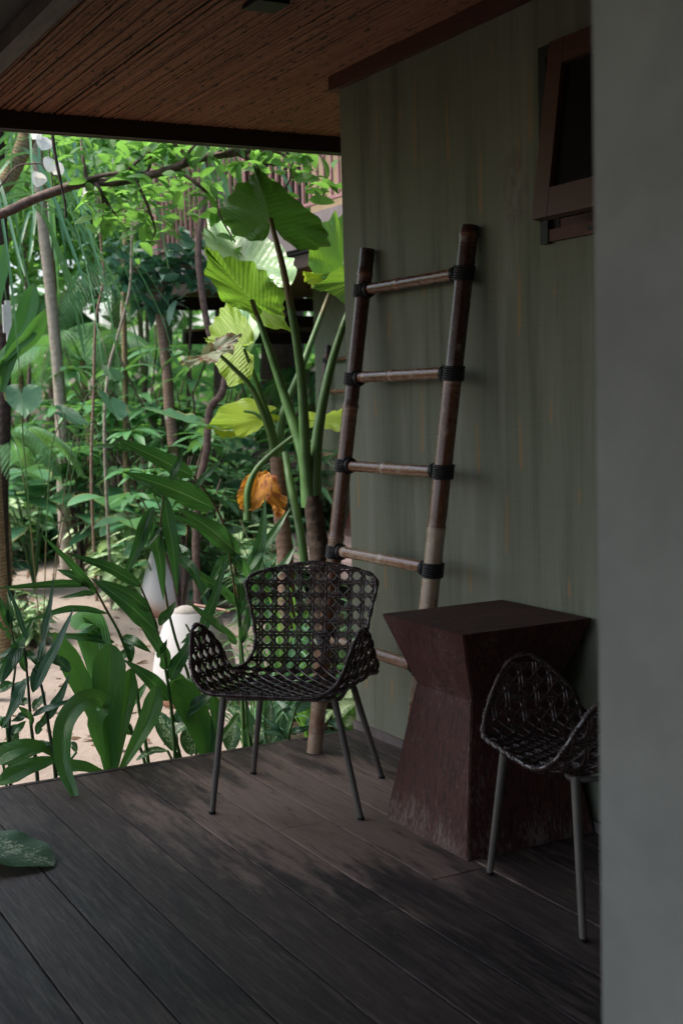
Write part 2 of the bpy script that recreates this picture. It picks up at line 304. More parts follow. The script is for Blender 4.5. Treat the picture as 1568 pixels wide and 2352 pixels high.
n = N('dark_rattan'); v, x, y, z = n.luv(); q = n.noise(n.mp(v, (3, 25, 30)), 1.4, 4); M['rattan'] = n.fin(n.mix(n.step(q, .4, .75), (.038, .023, .023), (.10, .056, .049)), .22, .65); n.bump(q, .2, .001)
M['legmetal'] = plain('taupe_painted_steel', (.095, .085, .078), (.115, .102, .092), 30, .5, .4)
def m_pot():
    n = N('limewashed_terracotta'); g = n.obj(); sx = n.new('SeparateXYZ'); n.ln(g, sx.inputs[0]); q = n.noise(g, 4, 4)
    f = n.math('ADD', sx.outputs[2], n.math('MULTIPLY', n.math('SUBTRACT', q, .5), .22))
    c = n.ramp(n.math('MULTIPLY', f, 1.6), [(.0, (.34, .15, .085)), (.15, (.46, .36, .29)), (.3, (.44, .43, .42)), (1, (.44, .45, .46))])
    c = n.mix(n.math('MULTIPLY', n.step(n.noise(n.mp(g, (9, 9, 3)), 2, 4), .55, .75), .25), c, (.4, .38, .36)); n.fin(c, .8, .25); n.bump(n.noise(g, 40, 3), .2, .003); return n.m
M['pot'] = m_pot()
M['stone'] = plain('grey_pebble', (.3, .28, .26), (.42, .4, .37), 10, .8, .3)
M['copper'] = plain('copper_pipe', (.16, .085, .065), (.22, .12, .09), 14, .45, .4, .2)
def m_sand():
    n = N('pale_sand'); g = n.geo(); a = n.noise(g, 1.3, 5); b = n.noise(g, 55, 4, .7); d = n.noise(g, 6, 4); c = n.mix(a, (.245, .20, .17), (.31, .26, .225))
    c = n.mix(n.math('MULTIPLY', n.step(b, .55, .75), .4), c, (.2, .15, .12)); c = n.mix(n.math('MULTIPLY', n.step(d, .58, .72), .3), c, (.23, .18, .14)); n.fin(c, .95, .15); n.bump(n.math('ADD', n.math('MULTIPLY', b, .3), n.math('MULTIPLY', d, 1.2)), .7, .03); return n.m
M['sand'] = m_sand()
def m_soil():
    n = N('garden_soil'); g = n.geo(); b = n.noise(g, 18, 6, .75); d = n.noise(g, 2, 4); c = n.mix(n.step(b, .4, .65), (.03, .022, .015), (.10, .075, .05)); c = n.mix(n.math('MULTIPLY', n.step(d, .5, .7), .5), c, (.03, .05, .02)); n.fin(c, .95, .1); n.bump(b, 1, .05); return n.m
M['soil'] = m_soil()
M['step_wood'] = plain('grey_step_wood', (.10, .085, .085), (.17, .14, .14), 6, .7, .3, mp=(8, 1, 1))
M['slab'] = plain('stone_slab', (.22, .18, .16), (.32, .27, .25), 7, .85, .2)
M['fascia'] = plain('mauve_grey_fascia', (.15, .12, .13), (.2, .165, .18), 4, .6, .4)
M['fascia_dark'] = plain('charcoal_beam', (.022, .02, .022), (.035, .03, .032), 6, .6, .4)
M['rail_red'] = plain('dusty_red_rail', (.25, .13, .135), (.33, .18, .185), 6, .6, .35)
M['yellow'] = plain('cream_wall', (.62, .45, .27), (.7, .52, .33), 3, .8, .2)
M['wall2'] = plain('olive_wall', (.13, .145, .10), (.18, .19, .14), 3, .85, .2, mp=(1, 8, 1))
M['deck2'] = plain('pale_deck', (.26, .19, .18), (.34, .26, .25), 6, .6, .3, mp=(5, .6, 1), use='geo')
M['tagwhite'] = plain('white_tape', (.7, .7, .68), (.78, .78, .76), 10, .6, .3)
M['basepot'] = plain('black_grow_bag', (.02, .02, .022), (.04, .04, .04), 10, .6, .3)
# ------------------------------------------------------------------ ground
def poly_sheet(name, pts, z, mat, sub=0):
    bm = bmesh.new(); vs = [bm.verts.new((p[0], p[1], z)) for p in pts]; bm.faces.new(vs); bmesh.ops.triangulate(bm, faces=bm.faces)
    if sub: bmesh.ops.recalc_face_normals(bm, faces=bm.faces)
    for f in bm.faces:
        if f.normal.z < 0: f.normal_flip()
    me = bpy.data.meshes.new(name); bm.to_mesh(me); bm.free(); me.materials.append(mat); o = bpy.data.objects.new(name, me); COL.objects.link(o); return o
tag(poly_sheet('ground', [(-90, -60), (120, -60), (120, 160), (-90, 160)], GZ, M['soil']), kind='structure')
sp = [(640, 1900), (-500, 1900), (-400, 1580), (-60, 1530), (60, 1500), (105, 1450), (70, 1380), (20, 1350), (-200, 1350), (-260, 1300), (0, 1306), (60, 1292), (110, 1262), (185, 1240), (165, 1222), (135, 1212), (150, 1196), (230, 1190), (420, 1192), (430, 1210), (300, 1220), (235, 1243), (250, 1285), (300, 1320), (380, 1350), (520, 1375), (610, 1430), (640, 1560)]
spp = [fl(x, y, 0)*0+fl(x, y, GZ) for x, y in sp]
# soften the outline of the path
out = []
cp = catm(spp+[spp[0]], 5)
for p in cp: out.append(p+np.r_[RNG.normal(0, .03, 2), 0])
tag(poly_sheet('path', out, GZ+.006, M['sand']), kind='structure')
# ------------------------------------------------------------------ deck
XW, YE = 2.664, 4.85
d = MB(); bw = .193; k0 = -26
for k in range(k0, 5):
    x0 = 1.7876+k*bw+.003; x1 = min(x0+bw-.006, XW-.004)
    if x1-x0 < .02: continue
    joints = {-1: 3.05, 1: 3.18, 0: 3.83, -3: 2.2, 2: 2.6, 3: 3.6}; j = joints.get(k, -9)
    for y0, y1 in ([(-2.5, j), (j+.003, YE-.03)] if j > -5 else [(-2.5, YE-.03)]):
        e = .0008; z = random.random(); zt = random.uniform(-.0015, .0015)
        v = [(x0, y0, -.03), (x1, y0, -.03), (x1, y1, -.03), (x0, y1, -.03), (x0, y0, zt-e), (x1, y0, zt-e), (x1, y1, zt-e), (x0, y1, zt-e)]
        d.hexa(v, z); t = [(x0+e, y0+e, zt), (x1-e, y0+e, zt), (x1-e, y1-e, zt), (x0+e, y1-e, zt)]
        vv = v[4:]+t; d.add(vv, [(0, 1, 5, 4), (1, 2, 6, 5), (2, 3, 7, 6), (3, 0, 4, 7), (4, 5, 6, 7)], np.c_[np.array(vv)[:, :2], np.full(8, z)])
d.box((-3.3, YE-.027, -.16), (XW, YE, .001), .6); d.box((-3.3, -2.5, -.2), (XW, YE-.03, -.04), .1); d.box((-3.29, -2.49, -.039), (XW-.001, YE-.031, -.011), .1, m=1)  # last box: black fill in board gaps, grime and painted shade for dark seams
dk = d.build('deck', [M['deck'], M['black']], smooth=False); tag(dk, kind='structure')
# ------------------------------------------------------------------ the house
house = thing('house', 'dim olive walled house with its reed ceilinged veranda and half hidden awning window', 'house', (XW, 4.8, 0))
def hb(mb, name, mat, par=house, smooth=False):
    o = mb.build(name, mat, par, smooth, loc=(XW, 4.8, 0) if par == house else None); return o
WY0, WY1, WZ0, WZ1 = 2.72, 3.45, 1.95, 2.49
drips = [(863, 235, 340), (950, 165, 400), (1024, 200, 390), (1103, 340, 510), (1217, 150, 350), (1190, 600, 790), (975, 640, 700), (893, 700, 800), (965, 870, 1060), (1097, 960, 1110), (1192, 940, 1100), (1162, 1120, 1290), (820, 1080, 1180), (1332, 1110, 1180), (884, 1245, 1370), (1079, 1275, 1380), (1305, 1315, 1395), (838, 1490, 1600), (900, 1545, 1630), (918, 240, 300), (1128, 80, 150), (1070, 500, 560), (1190, 300, 420), (862, 900, 980), (1275, 640, 700), (1262, 900, 990)]
DR = []
for x, a, b in drips:
    p = ax(x, a, XW); q = ax(x, b, XW); DR.append((p[1], q[1], q[2], p[2]))
wm = MB()
def wallpatch(y0, y1, z0, z1, fine=True):
    ny = max(2, int((y1-y0)/(.006 if fine else .3))+1); nz = max(2, int((z1-z0)/(.025 if fine else .3))+1)
    Y, Z = np.meshgrid(np.linspace(y0, y1, ny), np.linspace(z0, z1, nz), indexing='ij'); dr = np.zeros_like(Y)
    for a, c, zl, zh in DR:
        yc = a+.012*np.sin(Z*9+a*7)*0.5; wd = .011*(.6+.6*np.clip((zh-Z)/(zh-zl), 0, 1)); dr = np.maximum(dr, np.exp(-((Y-yc)/wd)**2)*np.clip((Z-zl)/.05, 0, 1)*np.clip((zh-Z)/.03, 0, 1))
    c = ax(1180, 430, XW); bl = np.exp(-(((Y-c[1])/.13)**2+((Z-c[2])/.22)**2)**2)
    V = np.stack([np.full_like(Y, XW), Y, Z], -1); wm.grid(V, np.stack([dr, bl, 0*dr], -1), flip=True)
wallpatch(2.3, WY0, -.2, 2.8); wallpatch(WY1, 4.87, -.2, 2.8); wallpatch(WY0, WY1, -.2, WZ0); wallpatch(WY0, WY1, WZ1, 2.8); wallpatch(-2.5, 2.3, -.2, 2.8, False)
# body behind the face
wm.box((XW+.25, -2.5, -.45), (XW+.4, 4.62, 2.8)); wm.box((XW+.002, 4.62, -.45), (XW+4.4, 4.869, 2.8))
wm.add([(XW, y, z) for y, z in ((WY0, WZ0), (WY1, WZ0), (WY1, WZ1), (WY0, WZ1))]+[(XW+.2, y, z) for y, z in ((WY0, WZ0), (WY1, WZ0), (WY1, WZ1), (WY0, WZ1))], [(0, 1, 5, 4), (1, 2, 6, 5), (2, 3, 7, 6), (3, 0, 4, 7)])
hb(wm, 'wall', M['wall'])
b = MB(); b.box((XW-.016, 2.2, .0015), (XW-.001, 4.868, .035)); hb(b, 'skirting', M['step_wood'])
CZ = 2.7596
b = MB(); b.box((XW-.034, -2.5, 2.697), (XW-.001, 4.9, CZ-.004)); hb(b, 'trim_board', M['trim'])
# reeds
b = MB(); x = 1.34; YB = 6.0
while x < 6.9:
    wdt = random.uniform(.0085, .0115); yl = YB if x > XW-.05 or True else 0; y0 = -2.5 if x < XW-.03 else 4.6
    a = np.linspace(0, math.pi, 5); segs = 44; ys = np.linspace(y0, YB-.005, segs)
    P = np.zeros((segs, 5, 3)); wob = np.cumsum(RNG.normal(0, .0006, segs)); P[..., 0] = x+wdt/2-np.cos(a)[None]*wdt/2+wob[:, None]; P[..., 1] = ys[:, None]; P[..., 2] = CZ+.004-np.sin(a)[None]*wdt*.6+RNG.normal(0, .0011, segs)[:, None]
    L = np.zeros_like(P); L[..., 0] = a[None]/3.14; L[..., 1] = ys[:, None]; L[..., 2] = random.random(); b.grid(P, L, flip=False); x += wdt+random.choice([.0008, .0008, .0012])
hb(b, 'reed_ceiling', M['reed'], smooth=True)
bz = ay(778, 350, YB)[2]; print('beam bottom', bz)
b = MB(); b.box((-3.5, YB, bz), (7, YB+.05, CZ+.1)); o = hb(b, 'eave_beam', M['beam'])
b = MB(); b.box((-3.5, YB+.051, bz-.004), (7, YB+.058, bz+.02)); hb(b, 'drip_edge', M['edgemetal'])
b = MB(); b.box((1.262, -2.5, CZ-.05), (1.338, YB-.002, CZ+.03)); hb(b, 'ceiling_batten', M['step_wood'])
b = MB(); b.box((-3.5, -2.5, CZ+.012), (1.26, YB-.002, CZ+.03))
for yy in np.arange(-2, 6, .9): b.box((-3.5, yy, CZ-.01), (1.26, yy+.04, CZ+.011))
hb(b, 'soffit', M['dark_ply'])
b = MB(); b.box((-3.6, -2.6, CZ+.04), (7, YB+.04, CZ+.3)); hb(b, 'roof', M['beam'])
b = MB(); b.box((-3.6, -2.7, -.2), (3.1, -2.56, CZ+.03)); hb(b, 'rear_wall', M['wall2'])
P0 = ad(1371, 1176, 1.6)
b = MB(); b.box((P0[0], -1.2, -.2), (P0[0]+.22, P0[1], CZ-.008)); hb(b, 'pier', M['pier'])
# downlight
c0 = fl(556, 6, CZ); c1 = fl(652, -2, CZ); 
b = MB(); b.box((c0[0], c0[1]-.12, CZ-.022), (c0[0]+.12, c0[1], CZ-.004)); dl = hb(b, 'ceiling_lamp', M['black'])
# window
win = bpy.data.objects.new('window', None); COL.objects.link(win); win.parent = house; win.location = (0, 0, 0)
def wb(mb, name, mat): return mb.build(name, mat, win, False, loc=(XW, 4.8, 0))
b = MB(); T = .05
b.box((XW-.022, WY1, WZ0-.045), (XW-.001, WY1+.04, WZ1+.04)); b.box((XW-.022, WY0-.04, WZ0-.045), (XW-.001, WY0, WZ1+.04)); b.box((XW-.024, WY0, WZ1), (XW-.001, WY1, WZ1+.04))
b.box((XW-.002, WY1-.035, WZ0), (XW+.1, WY1-.001, WZ1))
wb(b, 'frame', M['black'])
b = MB(); b.box((XW-.018, WY0, WZ0-.04), (XW-.001, WY1-.002, WZ0-.002)); b.box((XW+.001, WY0, WZ0), (XW+.1, WY1-.036, WZ0+.03)); wb(b, 'sill', M['trim'])
b = MB(); b.box((XW+.16, WY0+.001, WZ0+.001), (XW+.18, WY1-.001, WZ1-.001)); wb(b, 'dark_room_sheet', M['black'])  # black sheet added behind the pane, stands in for the unlit room
b = MB(); b.box((XW-.034, 3.20, WZ0-.03), (XW-.0262, 3.24, WZ0-.018)); wb(b, 'latch', M['black'])
th = math.atan2(.078, .56)   # sash swings out at the bottom
def sw(u, yy, t): # u down the sash, t outward
    return (XW-.03-math.sin(th)*u-math.cos(th)*t, yy, 2.51-math.cos(th)*u+math.sin(th)*t)
def sbox(mb, y0, y1, u0, u1, t0, t1):
    v = [sw(u, yy, t) for t in (t0, t1) for u, yy in ((u0, y0), (u0, y1), (u1, y1), (u1, y0))]
    mb.add(v, [(0, 3, 2, 1), (4, 5, 6, 7), (0, 1, 5, 4), (1, 2, 6, 5), (2, 3, 7, 6), (3, 0, 4, 7)][::1])
b = MB(); sy0, sy1, UL = 2.74, 3.372, .555
sbox(b, sy1-.075, sy1, 0, UL, 0, .038); sbox(b, sy0, sy0+.075, 0, UL, 0, .038); sbox(b, sy0+.075, sy1-.075, 0, .08, .001, .037); sbox(b, sy0+.075, sy1-.075, UL-.09, UL, .001, .037)
wb(b, 'sash', M['sash'])
b = MB(); sbox(b, sy0+.07, sy1-.07, .075, UL-.085, .014, .02); wb(b, 'pane', M['glass'])
# ------------------------------------------------------------------ ladder
def make_ladder():
    t = thing('bamboo_ladder', 'dark bamboo ladder with black cord lashings leaning on the near olive wall beside the table', 'ladder', (2.328, 4.245, 0))
    yl, yr = .365, -.365; top = np.array([.303, 0, 2.035]); ht = 2.06
    def P(s): return top*s/2.035
    rh = [.465, .81, 1.155, 1.5, 1.85]
    for yy, nodes, r0, cols in ((yl, [.2, .863, 1.386, 1.92], .031, [.75, .62, .52, .30, .12]), (yr, [.35, .954, 1.487, 1.985], .033, [.5, .95, .5, .22, .12])):
        m = MB(); zz = np.linspace(0, 2.015, 120); Pz = np.array([P(z)+[0, yy-.0*z+.006*math.sin(z*2+yy), 0] for z in zz]); r = np.full(120, r0); zs = np.zeros(120)
        for i, z in enumerate(zz):
            for q in nodes:
                r[i] += .0035*math.exp(-((z-q)/.008)**2)-.0015*math.exp(-((z-q-.02)/.01)**2)
            s = sum(z > q for q in nodes); zs[i] = cols[s]+sum(.25*math.exp(-((z-q)/.006)**2) for q in nodes)+(.25*math.exp(-((z-nodes[s])/.035)**2) if s < len(nodes) and z < nodes[s] else 0)+(.2 if z < .07 else 0)
        Z2 = np.clip(zs, 0, 1); m.tube(Pz, r, 20, cap=True, zs=Z2); m.build('rail', M['bamboo'], t)
    for i, h in enumerate(rh):
        c = P(h); sag = random.uniform(-.004, .004); m = MB(); yy = np.linspace(yr+.02, yl-.02, 60); nd = [-.04+.03*i % .1, random.uniform(.2, .3)] if i % 2 else [.0+.02*i]
        r = np.full(60, .0215)+.0025*i*0; 
        for q in nd: r = r+.0035*np.exp(-((yy-q)/.008)**2)
        m.tube(np.array([c+[0, y, sag] for y in yy]), r, 16, zs=np.clip(.72-.06*i+.08*np.sin(yy*9+i)+(.1 if i < 2 else 0)+.4*sum(np.exp(-((yy-q)/.010)**2) for q in nd), 0, 1)); m.build('rung', M['bamboo'], t)
        for yy, sg in ((yl, -1), (yr, 1)):
            m = MB(); a = np.linspace(0, 2*math.pi, 21)
            for k in range(6):
                cc = P(h+(k-2.5)*.0086)+[0, yy, 0]; m.tube(np.array([cc+[.0355*math.cos(q), .0355*math.sin(q), .003*math.sin(q)] for q in a]), .0046, 6, cap=False)
            for k in range(4):
                cc = c+[0, yy+sg*(.035+k*.0078), 0]; rr = .025+(.006 if k == 0 else 0); m.tube(np.array([cc+[rr*math.cos(q), 0, rr*math.sin(q)] for q in a]), .0047, 6, cap=False)
            m.build('lashing', M['cord'], t)
    reg(t); return t
ladder = make_ladder()
# ------------------------------------------------------------------ tables
def make_table():
    t = thing('side_table', 'dark red hourglass wooden table standing between the two near wicker chairs', 'table', (2.395, 3.49, 0))
    def frus(name, z0, x0, z1, x1, lean=0):
        bm = bmesh.new(); rings = []
        for z, hx in ((z0, x0), (z1, x1)):
            rings.append([bm.verts.new((hx*a+(random.uniform(-.002, .002)), hx*b_+random.uniform(-.002, .002), z)) for a, b_ in ((-1, -1), (1, -1), (1, 1), (-1, 1))])
        bm.faces.new(rings[0][::-1]); bm.faces.new(rings[1])
        for i in range(4): bm.faces.new((rings[0][i], rings[0][(i+1) % 4], rings[1][(i+1) % 4], rings[1][i]))
        bmesh.ops.bevel(bm, geom=bm.edges[:], offset=.004, segments=2, affect='EDGES')
        me = bpy.data.meshes.new(name); bm.to_mesh(me); bm.free(); me.materials.append(M['table']); o = bpy.data.objects.new(name, me); COL.objects.link(o); o.parent = t
    frus('pedestal', .002, .247, .4755, .165); frus('tabletop', .472, .161, .703, .247); reg(t); return t
table = make_table()
# ------------------------------------------------------------------ wicker chair
def interp(x, xs, ys): return np.interp(x, xs, ys)
CLt = np.array([(.295, .430), (.255, .417), (.17, .405), (.06, .396), (-.05, .394), (-.12, .402), (-.175, .43), (-.207, .478), (-.222, .54), (-.238, .61), (-.255, .69), (-.275, .76), (-.288, .812)])
_c = catm([np.array([p[0], p[1], 0]) for p in CLt], 8)[:, :2]; _s = np.r_[0, np.cumsum(np.linalg.norm(np.diff(_c, axis=0), axis=1))]; TL = _s[-1]
wt = np.array([0, .008, .02, .04, .07, .10, .14, .18, .22, .26, .30, .34, .38, .42, .46, .50, .56, .66, .74, .775, .783, .792, .803, .818, .834, .848])*TL/.848
ww = np.array([.13, .175, .215, .265, .335, .395, .455, .472, .462, .435, .395, .35, .31, .278, .250, .222, .208, .228, .250, .262, .262, .252, .23, .18, .10, .0])
def W(t): return np.interp(t, wt, ww)
def surf(s, t, off=0.0):
    t = np.clip(t, 0, TL); y = np.interp(t, _s, _c[:, 0]); z = np.interp(t, _s, _c[:, 1]); e = 2e-3
    dy = np.interp(t+e, _s, _c[:, 0])-np.interp(t-e, _s, _c[:, 0]); dz = np.interp(t+e, _s, _c[:, 1])-np.interp(t-e, _s, _c[:, 1]); l = np.hypot(dy, dz); ny, nz = dz/l, -dy/l
    # normal turns smoothly from up (seat) to forward (back)
    k = np.clip((t/TL-.40)/.16, 0, 1); k = k*k*(3-2*k); ang = k*R(80); ny2, nz2 = np.sin(ang), np.cos(ang)
    a = .165-.085*k; Rr = .115+.37*k; pm = R(77)*(1-k)+R(34)*k; sa = np.abs(s); q = np.maximum(sa-a, 0); ph = np.minimum(q/Rr, pm); ex = np.maximum(q-pm*Rr, 0)
    xx = np.minimum(sa, a)+Rr*np.sin(ph)+ex*np.cos(pm); lf = Rr*(1-np.cos(ph))+ex*np.sin(pm)
    lf = lf+.0*sa; P = np.stack([np.sign(s)*xx, y+ny2*lf, z+nz2*lf], -1)
    nx = -np.sign(s)*np.sin(ph); cn = np.cos(ph); Nn = np.stack([nx, ny2*cn, nz2*cn], -1)
    P = P+Nn*np.asarray(off)[..., None]; yy = P[..., 1]+.27; q = -.115*np.clip(yy/.34, 0, 1); return np.stack([P[..., 0]*np.cos(q)-yy*np.sin(q), P[..., 0]*np.sin(q)+yy*np.cos(q)-.27, P[..., 2]], -1)
def make_chair():
    t = thing('wicker_chair', 'black open weave wicker armchair facing the camera in front of the ladder', 'chair', (0, 0, 0))
    m = MB(); c = .0485; rr = .0042; g = .0050
    def run(sf, tf, u, r=rr, und=0.0, base=0.0, ph=0.0):
        s = sf(u); tt = tf(u); ok = (np.abs(s) <= W(tt)-.001) & (tt >= 0) & (tt <= TL)
        i = 0
        while i < len(u):
            if ok[i]:
                j = i
                while j+1 < len(u) and ok[j+1]: j += 1
                if j-i > 2:
                    uu = u[i:j+1]; off = base+und*np.cos(math.pi*(uu/c)+ph); m.tube(surf(sf(uu), tf(uu), off), r, 5, z=random.random(), cap=False)
                i = j+1
            else: i += 1
    st = .0082
    U = np.arange(0, TL, st); Us = np.arange(-.45, .4501, st)
    for k in range(-9, 10):
        for e in (-g, g): run(lambda u, k=k, e=e: np.full_like(u, k*c+e), lambda u: u, U, und=.0040, ph=math.pi*(k % 2))
    nr = int(TL/c)
    for j in range(0, nr+1):
        for e in (-g, g): run(lambda u: u, lambda u, j=j, e=e: np.full_like(u, .03+j*c+e), Us, und=.0040, ph=math.pi*((j+1) % 2))
    for k in range(-14, 34):
        run(lambda u: u, lambda u, k=k: .03+(k+.5)*c+u, np.arange(-.45, .45, st), r=.0036, base=.0040)
        run(lambda u: u, lambda u, k=k: .03+(k+.5)*c-u, np.arange(-.45, .45, st), r=.0036, base=.0015)
    m.build('woven_shell', M['rattan'], t)
    # rim
    to = np.interp(np.linspace(0, 1, 120), [0, .12, .8, 1], [0, .05*TL, .95*TL, TL]); left = surf(-W(to), to); right = surf(W(to), to)
    loop = np.vstack([left, right[::-1][1:]]); fr = surf(np.linspace(.10, -.10, 14), np.zeros(14)); loop = np.vstack([loop, fr[1:]])
    # resample evenly
    L = np.r_[0, np.cumsum(np.linalg.norm(np.diff(loop, axis=0), axis=1))]; q = np.linspace(0, L[-1], 260); loop = np.stack([np.interp(q, L, loop[:, i]) for i in range(3)], -1)
    ker = np.ones(7)/7; pad = np.vstack([loop[-4:-1], loop, loop[1:4]]); loop = np.stack([np.convolve(pad[:, i], ker, 'valid') for i in range(3)], -1)
    m = MB(); m.tube(np.vstack([loop, loop[:1]]), .0064, 8, cap=False, z=.3); T = np.gradient(loop, axis=0); T /= np.linalg.norm(T, axis=1)[:, None]
    a = np.linspace(0, 2*math.pi, 11)
    for i in range(2, 258, 1):
        if (i % 5) < 3:
            for dd in (0, .5):
                u = _n(np.cross(T[i], [.3, .1, 1])); v = np.cross(T[i], u); cc = loop[i]+T[i]*dd*.008; m.tube(np.array([cc+(.0074+.0008*(i % 5 == 1))*(u*math.cos(x)+v*math.sin(x))+T[i]*.003*math.sin(x) for x in a]), .0022, 4, cap=False, z=random.random())
    m.build('rim', M['rattan'], t)
    # support frame under the seat
    m = MB()
    tp = {}
    for sx in (-1, 1):
        for sy in (-1, 1): tp[sx, sy] = np.array([sx*.195+.022, .205, .402]) if sy > 0 else np.array([sx*.168, -.12, .392])
    m.tube(catm([tp[-1, -1], (0, -.10, .388), tp[1, -1], (.18, 0, .388), tp[1, 1], (0, .15, .390), tp[-1, 1], (-.17, 0, .388), tp[-1, -1]], 5), .008, 8, cap=False); m.build('seat_frame', M['legmetal'], t)
    for sx, sy, fx, fy in ((-1, 1, -.262, .24), (1, 1, .262, .24), (-1, -1, -.249, -.245), (1, -1, .249, -.245)):
        m = MB(); a_ = tp[sx, sy]+[0, 0, .006]; f_ = np.array([fx, fy, .004]); m.tube(np.array([a_+(f_-a_)*q for q in np.linspace(0, 1, 8)]), np.linspace(.0125, .0100, 8), 14); lg = m.build('leg', M['legmetal'], t)
        m = MB(); m.tube(np.array([[fx, fy, .0008], [fx, fy, .009]]), .0125, 12); m.build('foot_cap', M['black'], lg)
    reg(t); return t
chair = make_chair()
def rz_of(fx, fy): return math.atan2(fy, fx)-math.pi/2   # chair front is local +Y
# local +X is the sitter's left-right axis; front (0,1)
chair.location = (2.03, 4.13, 0); chair.rotation_euler = (0, 0, rz_of(-.644, -.765)); chair['group'] = 'wicker armchairs on the verandas'
c2 = dup(chair, (2.352, 2.834, 0), rz_of(-.991, .13), 'black wicker armchair right of the red table, half hidden by the grey pier')
# ------------------------------------------------------------------ pots
def make_pot(loc, label):
    t = thing('pot', label, 'pot', loc, 0, 'whitewashed terracotta pots on the sand'); prof = [(.0, .0), (.2, .0), (.245, .05), (.265, .13), (.255, .25), (.225, .38), (.185, .5), (.163, .565), (.158, .58), (.146, .578), (.15, .54), (.16, .5), (.0, .49)]
    P = catm([np.array([a, b_, 0]) for a, b_ in prof[:9]], 4)[:, :2].tolist()+prof[9:]; a = np.linspace(0, 2*math.pi, 49)
    V = np.array([[(p[0]*math.cos(q), p[0]*math.sin(q), p[1]) for q in a] for p in P]); m = MB(); m.grid(V, V*0, flip=True); m.build('body', M['pot'], t)
    return t
pA = fl(395, 1412, GZ); pB = fl(450, 1612, GZ)
potA = make_pot(pA, 'farther white pot with terracotta foot standing on the sand behind the ginger stems')
potB = make_pot(pB, 'nearer white pot with a stone and a copper spout on its rim')
bm = bmesh.new(); bmesh.ops.create_icosphere(bm, subdivisions=3, radius=.075)
for v in bm.verts: v.co = Vector((v.co.x*1.15, v.co.y*.95, v.co.z*.75))*(1+.06*math.sin(v.co.x*40+v.co.y*30))
me = bpy.data.meshes.new('pebble'); bm.to_mesh(me); bm.free(); me.materials.append(M['stone']); o = bpy.data.objects.new('pebble', me); COL.objects.link(o)
for f in me.polygons: f.use_smooth = True
o.location = (pB[0]-.05, pB[1]+.02, GZ+.555); tag(o, 'smooth grey pebble resting on the rim of the nearer white pot', 'stone')
m = MB(); s0 = ay(480, 1396, pB[1]-.1); s1 = ay(528, 1405, pB[1]-.22); m.tube(np.array([s0+(s1-s0)*q for q in np.linspace(-.7, 1, 8)]), .011, 10); o = m.build('spout', M['copper']); tag(o, 'short copper spout lying over the rim of the nearer white pot', 'spout')
# ------------------------------------------------------------------ leaf tools
def prof(y, kind):
    y = np.asarray(y)
    if kind == 'lance': w_ = (np.sin(math.pi*np.clip(y, 0, 1)**.8))**.75*(1-.15*y); w_ = np.where(y > .86, w_*np.clip((1-y)/.14, 0, 1)**.25, w_); return w_
    if kind == 'ellip': return np.sin(math.pi*y**.85)**.7
    if kind == 'paddle': return np.clip(.25+.75*np.sin(math.pi*.5*np.clip(y*1.4, 0, 1)), 0, 1)*np.clip((1-y)/.22, 0, 1)**.5
    if kind == 'strap': return np.clip(1.05-y, 0, 1)**.45*np.clip(.5+y*4, 0, 1)
    return np.sin(math.pi*y)
def leaf(m, P, width, nrm, kind='lance', ns=16, na=4, fold=.25, wave=.0, z=None, twist=0.0, mi=0):
    C = catm(P, max(2, ns//(len(P)-1))); k = len(C); y = np.linspace(0, 1, k); T = np.gradient(C, axis=0); T /= np.linalg.norm(T, axis=1)[:, None]
    nn = np.array(nrm, float); w_ = prof(y, kind)*width/2; x = np.linspace(-1, 1, 2*na+1); z = random.random() if z is None else z
    sd_ = np.cross(T, nn); sd_ /= np.linalg.norm(sd_, axis=1)[:, None]+1e-9; nu = np.cross(sd_, T)
    if twist: a = twist*y; sd_ = sd_*np.cos(a)[:, None]+nu*np.sin(a)[:, None]; nu = np.cross(sd_, T)
    wa = wave*np.sin(y*17+random.random()*6)[:, None]*(np.abs(x)[None])**2*np.sign(x)[None]
    V = C[:, None]+sd_[:, None]*(x[None, :, None]*w_[:, None, None])+nu[:, None]*((fold*np.abs(x)[None]-.35*fold*(x**2)[None]+wa)*w_[:, None])[..., None]
    L = np.zeros_like(V); L[..., 0] = x[None]; L[..., 1] = y[:, None]; L[..., 2] = z; m.grid(V, L, m=mi)
def tmpl(kind='ellip', ns=5, na=1, ratio=.36, fold=.2, droop=.35):
    y = np.linspace(0, 1, ns+1); x = np.linspace(-1, 1, 2*na+1); w_ = prof(y, kind)*ratio/2; V = np.zeros((ns+1, 2*na+1, 3)); V[..., 0] = y[:, None]; V[..., 1] = x[None]*w_[:, None]; V[..., 2] = fold*np.abs(x)[None]*w_[:, None]-droop*(y[:, None]**2)
    L = np.zeros_like(V); L[..., 0] = x[None]; L[..., 1] = y[:, None]; b = 2*na+1; i, j = np.meshgrid(np.arange(ns), np.arange(2*na), indexing='ij'); i = i.ravel(); j = j.ravel()
    return V.reshape(-1, 3), np.c_[i*b+j, (i+1)*b+j, (i+1)*b+j+1, i*b+j+1], L.reshape(-1, 3)
